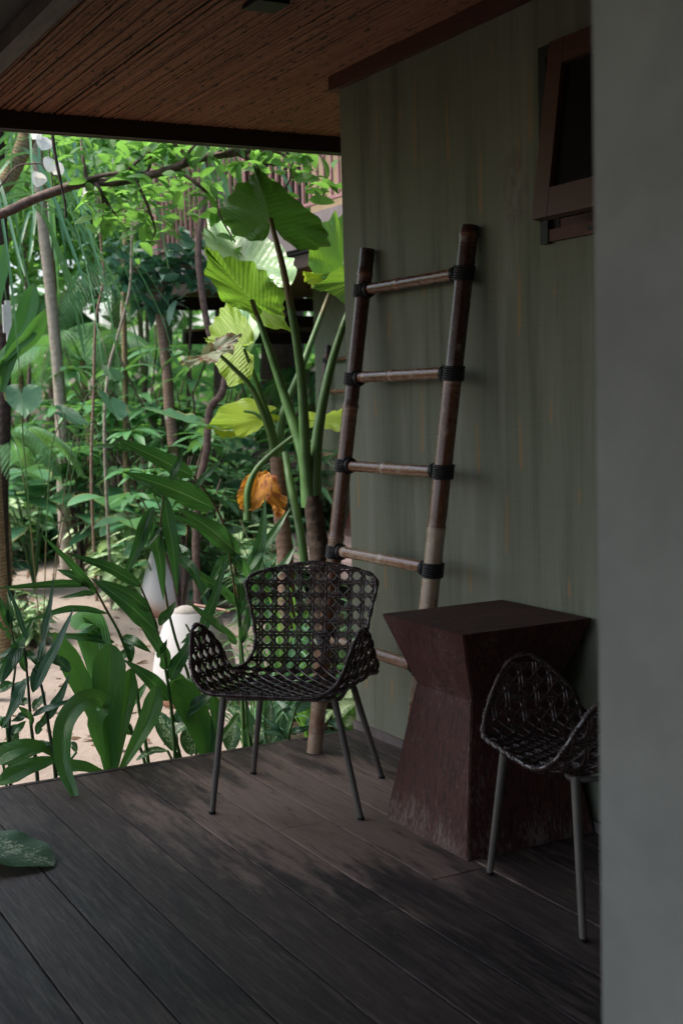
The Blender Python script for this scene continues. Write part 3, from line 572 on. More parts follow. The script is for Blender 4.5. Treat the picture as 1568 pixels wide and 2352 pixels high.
def scatter(m, tm, O, D, Nn, sc, mi=0, zr=None):
    V, Fc, L = tm; O = np.asarray(O, float); n = len(O); D = np.asarray(D, float); D = D/(np.linalg.norm(D, axis=1)[:, None]+1e-9); Nn = np.asarray(Nn, float)
    Sd = np.cross(Nn, D); Sd /= np.linalg.norm(Sd, axis=1)[:, None]+1e-9; Nn = np.cross(D, Sd); sc = np.broadcast_to(np.asarray(sc, float), (n,))[:, None, None]
    W_ = O[:, None]+sc*(V[None, :, 0:1]*D[:, None]+V[None, :, 1:2]*Sd[:, None]+V[None, :, 2:3]*Nn[:, None]); LL = np.repeat(L[None], n, 0); LL[..., 2] = (RNG.random(n) if zr is None else zr)[:, None]
    FF = Fc[None]+(np.arange(n)*len(V))[:, None, None]; m.add(W_.reshape(-1, 3), FF.reshape(-1, Fc.shape[1]), LL.reshape(-1, 3), mi)
HE = np.array([(1, 0), (.93, .07), (.82, .2), (.68, .42), (.5, .66), (.32, .86), (.12, 1.0), (-.08, 1.02), (-.26, .9), (-.4, .68), (-.46, .42), (-.40, .2), (-.22, .06), (-.03, .0)])
def heart(m, J, T, Lp, Rp, z=None, ripple=.05, droop=.1, cup=.05, teeth=.014, ridge=.006, mi=0):
    J, T, Lp, Rp = map(lambda q: np.array(q, float), (J, T, Lp, Rp)); e1 = T-J; l = Lp-J; r = Rp-J; nn = _n(np.cross(r-l, e1)); S_ = np.linalg.norm(e1)
    h = catm([np.array([a, b_, 0]) for a, b_ in HE], 4)[:, :2]; ring = np.vstack([h, (h*[1, -1])[::-1][1:-1]]); n = len(ring); k = np.arange(n); z = random.random() if z is None else z
    ph = random.random()*6; ring = ring*(1+teeth*np.sin(k*1.25+ph)+teeth*.7*np.sin(k*.63+ph))[:, None]
    rad = np.linspace(0, 1, 13)**.85; P = ring[None]*rad[:, None, None]; p = P[..., 0]; q = P[..., 1]
    V = J+p[..., None]*e1+np.where(q >= 0, q, 0)[..., None]*r+np.where(q < 0, -q, 0)[..., None]*l
    o = (ripple*.45*rad[:, None]**3*np.sin(k*.5+ph)[None]+ripple*.25*rad[:, None]**4*np.sin(k*1.25+ph)[None]-droop*(p**2)*np.sign(p+.3)+cup*np.abs(q)-cup*.9*q**2+ridge*np.sin(11*6.28*(p-.6*np.abs(q)))*np.minimum(np.abs(q)*3, 1))*S_
    V = V+o[..., None]*nn; L = np.zeros_like(V); L[..., 0] = q; L[..., 1] = p; L[..., 2] = z
    V = np.concatenate([V, V[:, :1]], 1); L = np.concatenate([L, L[:, :1]], 1); m.grid(V, L, m=mi)
CAMV = np.array([0, 0, HC])
def tocam(p): return _n(CAMV-np.asarray(p))
# ------------------------------------------------------------------ second pavilion, the same design, farther along the path
def Dp(x, y, D): return ad(x, y, D)
lp = Dp(748, 818, 14.4); OFF = np.array([lp[0]-2.604, lp[1]-4.61, 0]); X2 = XW+OFF[0]; Y2 = ax(725, 900, X2)[1]; print('OFF', OFF, 'Y2', Y2)
far = thing('pavilion', 'farther pavilion with mauve balcony slab, red railings and cream upper wall beyond the plants', 'house', (X2, Y2, 0))
def fb(mb, name, mat, smooth=False, par=None): return mb.build(name, mat, par or far, smooth, loc=(X2, Y2, 0) if par is None else None)
XF = X2-1.25; YEND = ax(300, 660, XF)[1]; zt = ax(786, 468, XF)[2]; zb = ax(786, 545, XF)[2]; zk = ax(786, 640, XF)[2]; print('XF', XF, 'YEND', YEND, zt, zb, zk)
C2 = 2.76
b = MB(); b.box((X2, 4.9, -.45), (X2+.3, Y2, C2)); b.box((X2+.3, Y2-.3, -.45), (X2+4, Y2-.001, C2)); fb(b, 'wall', M['wall2'])
b = MB(); b.box((X2-.05, 4.9, 2.66), (X2-.001, Y2+.08, C2+.01)); fb(b, 'trim_board', M['trim'])
b = MB()
for i in range(int((X2+4-XF)/.05)): b.box((XF+.09+i*.05, 5, C2+.012), (XF+.09+i*.05+.046, YEND-.1, C2+.03))
b.box((XF+1.6, YEND+.2, 2.45), (X2+4, YEND+2.2, 2.47)); fb(b, 'reed_ceiling', M['reed'])
b = MB(); b.box((XF+.05, YEND-.08, 2.60), (X2+4, YEND, C2+.01)); b.box((XF+1.6, YEND+.1, 2.40), (X2+4, YEND+.19, 2.55)); b.box((XF+1.6, YEND+2.21, 2.28), (X2+4, YEND+2.35, 2.5)); b.box((XF+.05, 5, 2.66), (XF+.085, YEND-.09, C2+.02)); fb(b, 'joist', M['beam'])
b = MB(); b.box((XF, 5.2, zb), (XF+.2, YEND, zt)); b.box((XF+.201, 5.2, zt-.06), (X2+4, YEND-.01, zt-.002)); fb(b, 'balcony_slab', M['fascia'])
b = MB(); b.box((XF+.04, 5.2, C2+.035), (XF+.19, YEND-.02, zb-.002)); fb(b, 'edge_beam', M['fascia_dark'])
b = MB(); b.box((X2, 5.2, zt), (X2+4, Y2, 6.2)); fb(b, 'upper_wall', M['yellow'])
b = MB(); b.box((XF-.4, 5.0, 6.21), (X2+4, YEND+.6, 6.4)); b.box((X2+3.6, Y2+.01, -.45), (X2+3.9, YEND+.6, 6.2)); fb(b, 'roof', M['fascia_dark'])
YR = min(YEND, ax(345, 600, XF)[1])
rl = MB(); rl.box((XF+.04, 5.2, zt+.98), (XF+.10, YR-.21, zt+1.03)); rl.box((XF+.05, 5.2, zt+.09), (XF+.09, YR-.21, zt+.12)); rail = fb(rl, 'railing', M['rail_red'])
m = MB(); yy = 6.0
while yy < YR-.25: m.box((XF+.058, yy, zt+.1), (XF+.082, yy+.028, zt+.98)); yy += .14
for q in (7.5, 9.9, 12.3): m.box((XF+.04, q, zt-.001), (XF+.1, q+.07, zt+1.1))
fb(m, 'baluster', M['rail_red'])
m = MB(); m.box((XF+.02, YR-.2, zt-.3), (XF+.14, YR-.02, zt+1.2)); fb(m, 'end_post', M['rail_red'])
# its deck, laid at the same level
m = MB(); xd = XF-.15; yd0 = 9.6; k = 0; xx = xd
while xx < X2-.01: m.box((xx, yd0, -.03), (min(xx+.187, X2-.004), Y2+.02, 0)); xx += .193
m.box((xd-.03, yd0, -.16), (xd-.002, Y2+.02, -.001)); m.box((xd, Y2+.022, -.16), (X2, Y2+.05, -.001)); fb(m, 'deck_boards', M['deck2'])
m = MB(); m.box((xd+.15, yd0+.1, -.44), (X2-.01, Y2-.1, -.04)); fb(m, 'skirt', M['black'])
l2 = dup(ladder, np.array(ladder.location)+OFF, 0, 'farther dark bamboo ladder on the distant veranda wall', group='bamboo ladders')
ladder['group'] = 'bamboo ladders'
t2 = dup(table, np.array(table.location)+OFF+[.12, -.05, 0], 0, 'farther red hourglass table on the distant deck, seen between taro trunk and ladder', group='hourglass tables'); table['group'] = 'hourglass tables'
q = fl(665, 1205, 0); 
c3 = dup(chair, (q[0]+.1, q[1]+.25, 0), rz_of(-.9, -.5), 'distant wicker armchair on the far deck behind the two taro trunks', group='wicker armchairs on the verandas')
c4 = dup(chair, (q[0]+.45, q[1]+1.5, 0), rz_of(-.6, -.8), 'most distant wicker armchair, mostly hidden by taro stalks', group='wicker armchairs on the verandas')
# grey wooden garden steps up to the far deck
s = gd(515, 12.6); st = thing('garden_steps', 'low grey wooden steps behind the white pots', 'steps', tuple(s), R(-12))
for i, (dx, z) in enumerate(((0, .14), (.32, .29), (.64, .44))):
    m = MB(); m.box((dx, -.55, z-.05), (dx+.36, .75, z)); m.box((dx+.05, -.5, z-.14), (dx+.09, .7, z-.051)); m.build('tread', M['step_wood'], st, False)
for i, (x, y, D_, a, lab) in enumerate(((555, 1600, 0, 20, 'nearest'), (600, 1655, 0, 12, 'second'), (500, 1545, 0, 30, 'farthest'))):
    q = fl(x, y, GZ); m = MB(); m.box((-.28, -.14, 0), (.28, .14, .06)); o = m.build('paving_slab', M['slab'], None, False); o.location = (q[0], q[1], GZ+.003); o.rotation_euler = (0, 0, R(a)); tag(o, ['flat stone slab on the sand below the wicker seat', 'flat stone slab under the rear legs of the wicker chair', 'flat stone slab beside the nearer white pot'][i], 'paving slab', 'paving slabs laid in the sand')
# ------------------------------------------------------------------ foreground gingers at the deck edge
c3_ = lambda x, y: (x*.4, y*.4+1191.7)
c2_ = lambda x, y: (x*.504, y*.504+752.6)
def wpx(wd, Y, x=400): return wd*math.hypot(Y, 2.2)/F*1.02
def ginger(label, Y, conv, stalk, leaves, mat='ginger', sr=.0085, kind='lance', stm='stalk', grow=1.0, nz=.25):
    sp_ = [ay(*conv(*p), Y) for p in stalk]; base = np.array([sp_[0][0], Y, GZ]); t = thing('ginger_plant', label, 'plant', tuple(base), 0, 'ginger plants along the deck edge')
    m = MB(); P = catm([base]+[p for p in sp_], 5)-base; m.tube(P, np.linspace(sr*1.15, sr*.45, len(P)), 8, z=random.random()); m.build('stem', M[stm], t)
    m = MB()
    for (bx, by, tx, ty, wd, *ex) in leaves:
        dY = ex[0] if ex else random.uniform(-.12, .12); lift = ex[1] if len(ex) > 1 else .05; a = ay(*conv(bx, by), Y); b_ = ay(*conv(tx, ty), Y+dY); L = np.linalg.norm(b_-a); mid = (a+b_)/2+np.array([0, -.02, lift*L]); q3 = a+(b_-a)*.25+np.array([0, 0, lift*.8*L])
        sc = np.hypot(*(np.array(conv(1, 0))-np.array(conv(0, 0)))); wm_ = wd*sc*math.hypot(Y*1.0, a[0]*.5)/F*1.16*grow
        n_ = tocam(mid)+np.array([random.uniform(-.35, .35), random.uniform(-.2, .2), .45+random.uniform(-.2, .25)]); leaf(m, [a-base, q3-base, mid-base, b_-base], wm_, n_, kind, 24, 3, fold=.3, wave=.07)
    # leaf sheaths wrapping the stem
    m.build('foliage', M[mat], t); return t
ginger('ginger plant with crossing dark blades left of the wicker arm', 5.12, c3_, [(1005, 1375), (985, 1100), (950, 860), (905, 660), (870, 540), (800, 375)],
  [(972, 1045, 705, 805, 95), (965, 862, 795, 588, 130), (905, 650, 515, 335, 115, .1, .04), (865, 532, 560, 345, 75), (812, 390, 375, 195, 72), (1002, 1168, 1250, 975, 100, -.1), (978, 930, 1112, 655, 85), (915, 615, 1012, 470, 55), (905, 800, 960, 690, 40)])
ginger('ginger plant whose long pale blades reach the left edge', 5.3, c3_, [(850, 1395), (800, 1100), (770, 900), (690, 670), (620, 540), (560, 430), (515, 355)],
  [(560, 430, 228, 80, 48, -.1, .01), (515, 378, -40, 400, 48, -.1, .02), (548, 430, 330, 458, 36), (520, 385, 322, 290, 80), (622, 545, 0, 650, 42, -.05, .1), (660, 710, 190, 658, 56, 0, .02), (735, 690, 755, 830, 50, 0, 0), (770, 990, 590, 800, 70), (700, 680, 870, 770, 66), (770, 985, 700, 905, 70)])
ginger('ginger plant with slim upright blades at far left', 4.98, c3_, [(320, 1485), (280, 1200), (235, 950), (190, 860)],
  [(155, 695, 25, 350, 32, 0, .02), (240, 705, 312, 320, 34, 0, .02), (215, 830, 300, 510, 22), (200, 990, 432, 498, 60, -.1, .03), (190, 1000, 260, 690, 60), (280, 1155, 402, 888, 52), (185, 1135, 445, 1026, 36), (150, 940, 5, 1215, 66), (405, 878, 214, 800, 70, 0, .15), (110, 740, 0, 960, 66), (150, 1130, 60, 1165, 50)], 'ginger_blue', stm='stalk_dark')
ginger('ginger stem with drooping blades leaving the frame at left', 5.05, c3_, [(215, 1495), (180, 1200), (160, 940), (140, 740)],
  [(140, 735, -30, 800, 55), (130, 745, -70, 1000, 75), (150, 760, 250, 890, 44), (165, 1060, 60, 1050, 48), (200, 1300, 320, 1290, 36), (60, 690, -60, 560, 40), (150, 880, 90, 700, 46), (190, 1180, 100, 1075, 60), (195, 1100, 262, 990, 54), (210, 1240, 280, 1080, 46)], 'ginger', stm='stalk_dark')
ginger('tall ginger with blades hanging down before the farther pot', 5.25, c2_, [(880, 1700), (800, 1420), (760, 1250), (735, 1050), (730, 900), (745, 760)],
  [(700, 885, 745, 1250, 62, 0, 0), (750, 765, 808, 1225, 66, 0, 0), (700, 815, 545, 1185, 60, .05, .02), (690, 830, 560, 1150, 40), (820, 1045, 935, 1240, 50, -.1, .12), (740, 900, 660, 1010, 30), (780, 700, 835, 535, 34, 0, .02), (860, 1060, 815, 985, 40), (900, 1140, 1060, 1240, 52), (750, 780, 610, 690, 30)], sr=.007)
ginger('tall ginger carrying the two broad dark blades over the path', 5.4, c2_, [(1100, 1560), (1090, 1300), (1060, 1040), (990, 830), (880, 675)],
  [(880, 675, 510, 497, 88, -.05, .0), (970, 820, 555, 655, 112, -.05, .02), (1090, 1035, 800, 815, 105, -.1, .03), (1050, 1025, 770, 840, 50), (890, 735, 1010, 595, 34), (1060, 1045, 905, 1245, 60, -.1, .1), (600, 560, 420, 538, 34), (1080, 1120, 1100, 1240, 60)], sr=.010, nz=.1)
ginger('ginger with two stiff upright blades beside the taro trunk', 5.6, c2_, [(1170, 1600), (1165, 1400), (1160, 1250)],
  [(1165, 1120, 1208, 765, 56, 0, 0), (1120, 1120, 1325, 818, 56, 0, .03), (1230, 1160, 1350, 990, 44, 0, .02), (1160, 1200, 1060, 1010, 46), (1170, 1200, 1260, 1060, 40)], sr=.011)
c4_ = lambda x, y: (x*.32+426.5, y*.32+1254.4)
ginger('ginger stem rising behind the left wicker arm', 5.2, c4_, [(240, 1480), (180, 1150), (150, 1000), (100, 760), (0, 560)],
  [(130, 900, 0, 800, 90), (150, 1010, 0, 950, 60), (250, 1120, 0, 1190, 100, -.1), (90, 720, 310, 10, 80, -.1, .02), (370, 700, 10, 400, 110, -.1, .0), (210, 1260, 290, 1100, 60), (60, 640, -40, 700, 60)], sr=.009)
ginger('ginger stem with folded tip standing behind the wicker back', 5.35, c4_, [(465, 1470), (440, 1200), (415, 900), (390, 620), (350, 300), (310, 60)],
  [(390, 430, 70, 160, 72, 0, .0), (405, 700, 450, 420, 70), (320, 60, 400, 180, 90), (460, 1470, 430, 1080, 70, 0, 0), (390, 500, 480, 160, 56)], sr=.0095)
ginger('short ginger with blades low under the wicker seat', 5.1, c4_, [(740, 1400), (760, 1280), (790, 1150)],
  [(750, 1350, 900, 1290, 60, 0, .05), (740, 1380, 530, 1330, 75, 0, .1), (790, 1200, 905, 1090, 90), (760, 1220, 640, 1100, 60), (1020, 1260, 1190, 1350, 60), (860, 1290, 1030, 1180, 60), (800, 1160, 1000, 1070, 66), (930, 1350, 1240, 1370, 34), (700, 1380, 560, 1230, 60)], 'ginger_blue')
ginger('ginger plant with long blades crossing low at the left edge', 5.2, c3_, [(60, 1490), (50, 1250), (70, 1000), (90, 800), (60, 600)],
  [(70, 640, -60, 380, 50), (85, 780, 200, 560, 50), (80, 800, -60, 870, 60), (75, 950, -70, 1010, 60), (70, 1000, 190, 900, 60), (55, 1200, -60, 1120, 66), (52, 1240, 150, 1160, 56), (60, 620, 40, 420, 40), (60, 1330, -60, 1290, 60)], sr=.0075, stm='stalk_dark')
ginger('ginger plant with leaning blades in front of the nearer pot', 5.35, c3_, [(830, 1400), (760, 1240), (705, 1080), (650, 900), (600, 700)],
  [(610, 740, 470, 560, 60), (640, 860, 790, 690, 56), (700, 1060, 560, 960, 66), (715, 1110, 850, 930, 60), (600, 700, 560, 520, 46), (760, 1240, 640, 1130, 60)], sr=.007, stm='stalk_dark')
# broad strap-leaved lily at the deck edge, one leaf arching onto the boards
t = thing('lily_plant', 'broad leaved lily whose pale arching blade rests on the deck boards', 'plant', tuple(ay(256, 1760, 5.0)*[1, 1, 0]+[0, 0, GZ])); bs = np.array(t.location)
def lil(pts, wd, Ys, kind='paddle', z=None, nh=(0, 0, .3), fold=.3):
    P = [ay(*c3_(*p), Y)-bs for p, Y in zip(pts, Ys)]; m = MB(); sc = .4*math.hypot(Ys[0], 1.6)/F; leaf(m, P, wd*sc*1.05, tocam(P[1]+bs)+np.array(nh), kind, 30, 5, fold=fold, wave=.06, z=z); m.build('leaf', M['broad'], t)
lil([(640, 1480), (620, 1200), (625, 900), (635, 715)], 180, [5.0]*4, z=.15); lil([(620, 1470), (560, 1150), (430, 880), (310, 650)], 125, [5.02, 5.05, 5.1, 5.1], z=.75)
lil([(650, 1470), (600, 1000), (560, 760), (500, 600), (430, 640)], 190, [5.05, 5.2, 5.3, 5.35, 5.3], z=.9, nh=(-.3, 0, 1))
lil([(600, 1400), (545, 1180), (590, 1060), (480, 1045), (370, 1180), (360, 1400), (420, 1568), (468, 1700)], 120, [4.98, 4.95, 4.9, 4.85, 4.75, 4.66, 4.6, 4.52], z=.8, nh=(0, 0, .5), kind='lance')
lil([(660, 1470), (700, 1200), (740, 1000), (745, 860)], 90, [5.02]*4, z=.3); lil([(690, 1450), (800, 1250), (870, 1100), (900, 960)], 110, [5.06]*4, z=.5)
lil([(640, 1480), (500, 1430), (400, 1420), (310, 1400)], 90, [5.0]*4, z=.2, nh=(0, 0, 1)); lil([(340, 1380), (250, 1400), (120, 1450), (-20, 1530)], 110, [4.97, 4.95, 4.92, 4.9], z=.4, nh=(0, 0, 1)); lil([(340, 1370), (220, 1310), (80, 1330), (-60, 1420)], 110, [4.98, 4.98, 4.95, 4.95], z=.3, nh=(0, 0, 1))
lil([(330, 1300), (200, 1330), (90, 1370), (-40, 1400)], 70, [5.0]*4, z=.1)
m = MB(); m.tube(catm([(0, 0, 0), (.0, 0, .12), (.01, 0, .3)], 4), [.035]*4+[.03]*4+[.02], 10, z=.4); m.build('stem', M['stalk'], t)
t = thing('lily_plant', 'dark broad leaved lily standing under the left front leg of the wicker chair', 'plant', tuple(ay(460, 1740, 5.08)*[1, 1, 0]+[0, 0, GZ])); bs = np.array(t.location)
lil([(1190, 1450), (1170, 1250), (1080, 1050), (1000, 930)], 170, [5.08]*4, z=.1); lil([(1200, 1450), (1130, 1200), (1040, 1000), (1010, 880)], 120, [5.15]*4, z=.5); lil([(1210, 1450), (1230, 1250), (1240, 1100), (1215, 1000)], 60, [5.06]*4, z=.3); lil([(1180, 1450), (1260, 1280), (1330, 1180), (1370, 1110)], 40, [5.08]*4, z=.6)
# dieffenbachias with mottled leaves
def frame(i): return None
def dief(label, base, specs, Y, conv, mat='dief_dark'):
    bb = ay(*conv(*base), Y); bb[2] = GZ; t = thing('dumb_cane', label, 'plant', tuple(bb), 0, 'mottled dumb canes by the deck'); m = MB(); s_ = MB()
    for bx, by, tx, ty, wd, dY in specs:
        a = ay(*conv(bx, by), Y); b_ = ay(*conv(tx, ty), Y+dY); mid = (a+b_)/2+[0, 0, .02]; sc = np.hypot(*(np.array(conv(1, 0))-np.array(conv(0, 0)))); leaf(m, [a-bb, mid-bb, b_-bb], wd*sc*math.hypot(Y, 2)/F, tocam(mid)+[0, 0, .6], 'ellip', 18, 4, fold=.25, wave=.08); s_.tube(catm([(0, 0, 0), (a-bb)*[.4, .4, .6], a-bb], 4), .006, 6)
    m.build('foliage', M[mat], t); s_.build('stem', M['stalk'], t)
dief('mottled dumb cane on the sand below the nearer white pot', (1080, 1380), [(1010, 1340, 880, 1100, 110, .1), (1100, 1360, 1075, 1190, 115, 0), (960, 1330, 780, 1390, 50, -.1), (1000, 1250, 1030, 1120, 90, .1), (1000, 1230, 1130, 1190, 60, 0)], 5.35, c3_)
dief('mottled dumb cane between the left legs of the wicker chair', (1330, 1380), [(1320, 1340, 1345, 1165, 110, 0), (1480, 1240, 1310, 1080, 95, .1), (1420, 1330, 1560, 1180, 80, .1), (1540, 1300, 1555, 1050, 70, 0)], 5.45, c3_)
dief('mottled dumb cane glimpsed through the right legs of the wicker chair', (1130, 1330), [(1060, 1230, 1230, 1120, 120, 0), (1100, 1250, 1200, 1010, 110, .1), (1150, 1300, 1230, 1250, 80, 0), (960, 1290, 1060, 1180, 90, .1), (1020, 1290, 1140, 1330, 60, 0)], 5.3, c4_, 'dief')
dief('small mottled plant with browned leaves at far left below the blades', (60, 1400), [(40, 1200, 100, 1330, 70, 0), (-20, 1220, -60, 1330, 60, 0), (440, 1340, 400, 1310, 40, 0)], 5.2, c3_)
# lone leaf reaching over the boards at the left edge
q = fl(40, 1975, 0); t = thing('dumb_cane', 'mottled leaf lying over the boards at the left edge of the deck', 'plant', (q[0]-.9, q[1], 0), 0, 'mottled dumb canes by the deck'); bs = np.array(t.location); m = MB()
A_ = fl(-150, 1905, .05); B_ = fl(-40, 1938, .045); C_ = fl(50, 1962, .03); E_ = fl(124, 1990, .006); leaf(m, [A_-bs, B_-bs, C_-bs, E_-bs], .26, (.1, -.1, 1), 'ellip', 26, 5, fold=.08, wave=.05, z=.6)
for k in range(3): leaf(m, [A_-bs, A_-bs+[-.1, .05*k, .1], A_-bs+[-.3, .1-.15*k, .05]], .1, (0, 0, 1), 'ellip', 12, 3)
m.build('foliage', M['dief_mark'], t); m = MB(); m.tube(catm([(0, 0, 0), (.05, 0, .1), A_-bs], 5), .006, 6); m.build('stem', M['stalk'], t); m = MB(); m.tube([(0, 0, 0), (0, 0, .04)], .1, 12); m.build('root_ball', M['basepot'], t)
# ------------------------------------------------------------------ giant taros
def taro(label, trunk, tr, D, petioles, leaves, bark='bark_dark'):
    TP = [Dp(x, y, D) for x, y in trunk]; b0 = TP[0].copy(); b0[2] = GZ; t = thing('giant_taro', label, 'plant', tuple(b0), 0, 'giant taro plants beside the deck'); m = MB(); P = catm([b0]+TP, 8)-b0
    m.tube(P, np.linspace(tr*1.35, tr, len(P)), 16, z=.5, jit=.05); m.build('trunk', M[bark], t)
    lv = {}
    for name, J, T, L_, R_, mat, kw in leaves:
        m = MB(); heart(m, Dp(*J)-b0, Dp(*T)-b0, Dp(*L_)-b0, Dp(*R_)-b0, **kw); lv[name] = m.build('leaf', M[mat], t)
    for pts, r0, r1, lf in petioles:
        m = MB(); Q = catm([Dp(*p)-b0 for p in pts], 8); m.tube(Q, np.linspace(r0, r1, len(Q)), 10, z=random.random()); m.build('petiole', M['stalk'], lv.get(lf, t))
kw = dict(ripple=.05, droop=.1)
taro('giant taro nearest the wall corner, its huge leaves held on tall green stalks', [(738, 1330), (728, 1230), (716, 1140)], .043, 6.4,
 [([(712, 1165, 6.4), (702, 1060, 6.38), (690, 850, 6.3), (655, 640, 6.22), (620, 500, 6.2)], .034, .011, 'A'),
  ([(708, 1165, 6.42), (697, 1050, 6.44), (655, 915, 6.5), (612, 785, 6.5), (577, 688, 6.5)], .036, .011, 'C'),
  ([(722, 1160, 6.4), (728, 1010, 6.42), (755, 860, 6.45), (790, 742, 6.5), (830, 640, 6.6)], .034, .012, 'G')],
 [('A', (619, 500, 6.2), (590, 380, 6.15), (512, 500, 6.3), (752, 540, 6.3), 'taro_dark', dict(ripple=.3, droop=.06, cup=-.12, teeth=.035, ridge=.012)),
  ('B', (560, 607, 6.9), (488, 484, 7.3), (477, 572, 6.8), (668, 592, 6.7), 'taro_sky_sheen', dict(ripple=.09, droop=.05, teeth=.028)),
  ('C', (576, 686, 6.5), (474, 568, 6.3), (497, 668, 6.35), (634, 646, 6.7), 'taro', dict(ripple=.1, droop=.03, teeth=.03)),
  ('G', (850, 640, 6.7), (720, 650, 6.9), (830, 600, 6.5), (840, 700, 6.8), 'taro', dict(ripple=.06, droop=.1))])
taro('giant taro farther left whose yellowing leaves hang over the path', [(655, 1290), (645, 1180), (636, 1050)], .040, 7.6,
 [([(636, 1060, 7.6), (624, 985, 7.6), (590, 880, 7.5), (560, 800, 7.4)], .026, .009, 'D'),
  ([(632, 1060, 7.6), (618, 990, 7.55), (580, 895, 7.4), (533, 842, 7.3), (495, 806, 7.3)], .024, .009, 'E'),
  ([(640, 1060, 7.6), (648, 960, 7.7), (692, 845, 7.8), (735, 730, 7.9), (776, 624, 8.0)], .030, .010, 'F'),
  ([(630, 1050, 7.6), (615, 985, 7.6), (590, 952, 7.6), (560, 944, 7.6)], .016, .007, 'H'),
  ([(655, 1040, 7.5), (668, 1120, 7.4), (690, 1225, 7.3), (700, 1300, 7.3)], .02, .026, None),
  ([(568, 1195, 7.2), (571, 1120, 7.2), (600, 1065, 7.2), (680, 998, 7.2), (740, 965, 7.2)], .024, .008, 'K')],
 [('D', (553, 795, 7.5), (470, 775, 7.6), (535, 885, 7.4), (530, 703, 7.7), 'taro_yellow', dict(ripple=.12, droop=.08, teeth=.025)),
  ('D2', (566, 780, 7.7), (575, 690, 7.9), (500, 745, 7.7), (598, 745, 7.7), 'taro_sky_sheen', dict(ripple=.05, droop=.08)),
  ('D3', (590, 690, 7.2), (655, 752, 7.0), (618, 668, 7.2), (585, 735, 7.2), 'taro_yellow', dict(ripple=.1, droop=.2)),
  ('E', (495, 805, 7.3), (414, 846, 7.1), (482, 792, 7.3), (508, 818, 7.1), 'taro_old', dict(ripple=.12, droop=.1, cup=.15, ridge=.0)),
  ('E2', (498, 802, 7.3), (552, 765, 7.2), (505, 775, 7.3), (532, 797, 7.2), 'taro_old', dict(ripple=.12, droop=.1, cup=.15, ridge=.0)),
  ('F', (785, 618, 8.0), (806, 470, 8.2), (712, 560, 7.9), (875, 600, 8.0), 'taro', dict(ripple=.13, droop=.1, teeth=.03)),
  ('F2', (776, 624, 8.0), (690, 640, 7.7), (740, 610, 8.1), (745, 655, 7.8), 'taro_yellow', dict(ripple=.06, droop=.1, cup=.2)),
  ('H', (598, 960, 7.6), (474, 1000, 7.5), (535, 922, 7.7), (560, 1000, 7.5), 'taro_yellow', dict(ripple=.06, droop=.2)),
  ('K', (740, 965, 7.2), (860, 955, 7.2), (760, 945, 7.5), (770, 985, 7.0), 'taro_yellow', dict(ripple=.1, droop=.1)),
  ('I', (430, 968, 7.8), (325, 944, 7.6), (420, 945, 8.3), (515, 985, 7.4), 'teal', dict(ripple=.06, droop=.1)),
  ('O', (590, 1108, 7.3), (562, 1188, 7.2), (548, 1125, 7.2), (622, 1130, 7.2), 'dead', dict(ripple=.1, droop=.1)),
  ('O2', (600, 1110, 7.35), (640, 1205, 7.2), (620, 1150, 7.2), (650, 1130, 7.3), 'dead', dict(ripple=.15, droop=.2))], 'bark_pink')
# grass and small strap tufts at the feet of the taros
def tuft(label, x, D, n, h, mat='strap', wd=.012, group='grass tufts by the taros', name='grass_tuft', cat='grass tuft', lean=.6):
    b0 = gd(x, D); t = MB()
    for i in range(n):
        a = random.uniform(0, 6.28); hh = h*random.uniform(.55, 1.1); r = hh*random.uniform(.15, lean); e = np.array([math.cos(a)*r, math.sin(a)*r, hh*random.uniform(.55, 1)]); leaf(t, [(0, 0, 0), e*[.35, .35, .75], e*[.75, .75, 1.02], e*[1.1, 1.1, .92]], wd*random.uniform(.7, 1.3), (math.sin(a)*.4, -.6, .6), 'strap', 8, 1, .3)
    o = t.build(name, M[mat]); o.location = b0; return tag(o, label, cat, group)
tuft('bright grass tuft directly left of the near taro trunk', 690, 6.9, 60, .85, 'bright', .014); tuft('fine grass tuft behind the top of the wicker chair', 610, 6.6, 80, .8, 'strap', .012); tuft('loose grass tuft around the foot of the farther taro', 650, 7.5, 70, .8, 'bright', .012); tuft('grass tuft just right of the near taro trunk by the wall corner', 770, 7.2, 50, .8, 'strap', .014)
tuft('grass tuft showing through the wicker back', 560, 6.3, 70, .65, 'strap', .010); tuft('low grass tuft at the corner of the olive wall', 800, 6.4, 50, .55, 'bright', .012)
# ------------------------------------------------------------------ trees with near detail
def branchy(P, r, n=10, **k): m = MB(); m.tube(catm(P, 8), r, n, **k); return m
# leafy branch crossing in front of the garden
D0 = 6.9; L0 = [Dp(-420, 640, D0-.3), Dp(-200, 560, D0), Dp(0, 492, D0), Dp(80, 456, D0), Dp(190, 420, D0), Dp(270, 417, D0), Dp(370, 395, D0), Dp(450, 366, D0), Dp(540, 350, D0), Dp(620, 335, D0)]
b0 = L0[0].copy(); b0[2] = GZ; t = thing('garden_tree', 'leafy tree whose long bare branch slants across the top of the garden view', 'tree', tuple(b0)); m = MB(); m.tube(catm([b0-b0, (L0[0]-b0)*[.5, .5, .5]+[-.1, 0, 0], L0[0]-b0], 8), np.linspace(.07, .035, 17), 12); m.tube(catm([p-b0 for p in L0], 7), np.linspace(.028, .018, 64), 10, jit=.08); m.tube(catm([Dp(x, y, D0-.03)-b0 for x, y in ((150, 428), (210, 408), (270, 398), (310, 405))], 6), .011, 8); m.build('branch', M['bark_branch'], t)
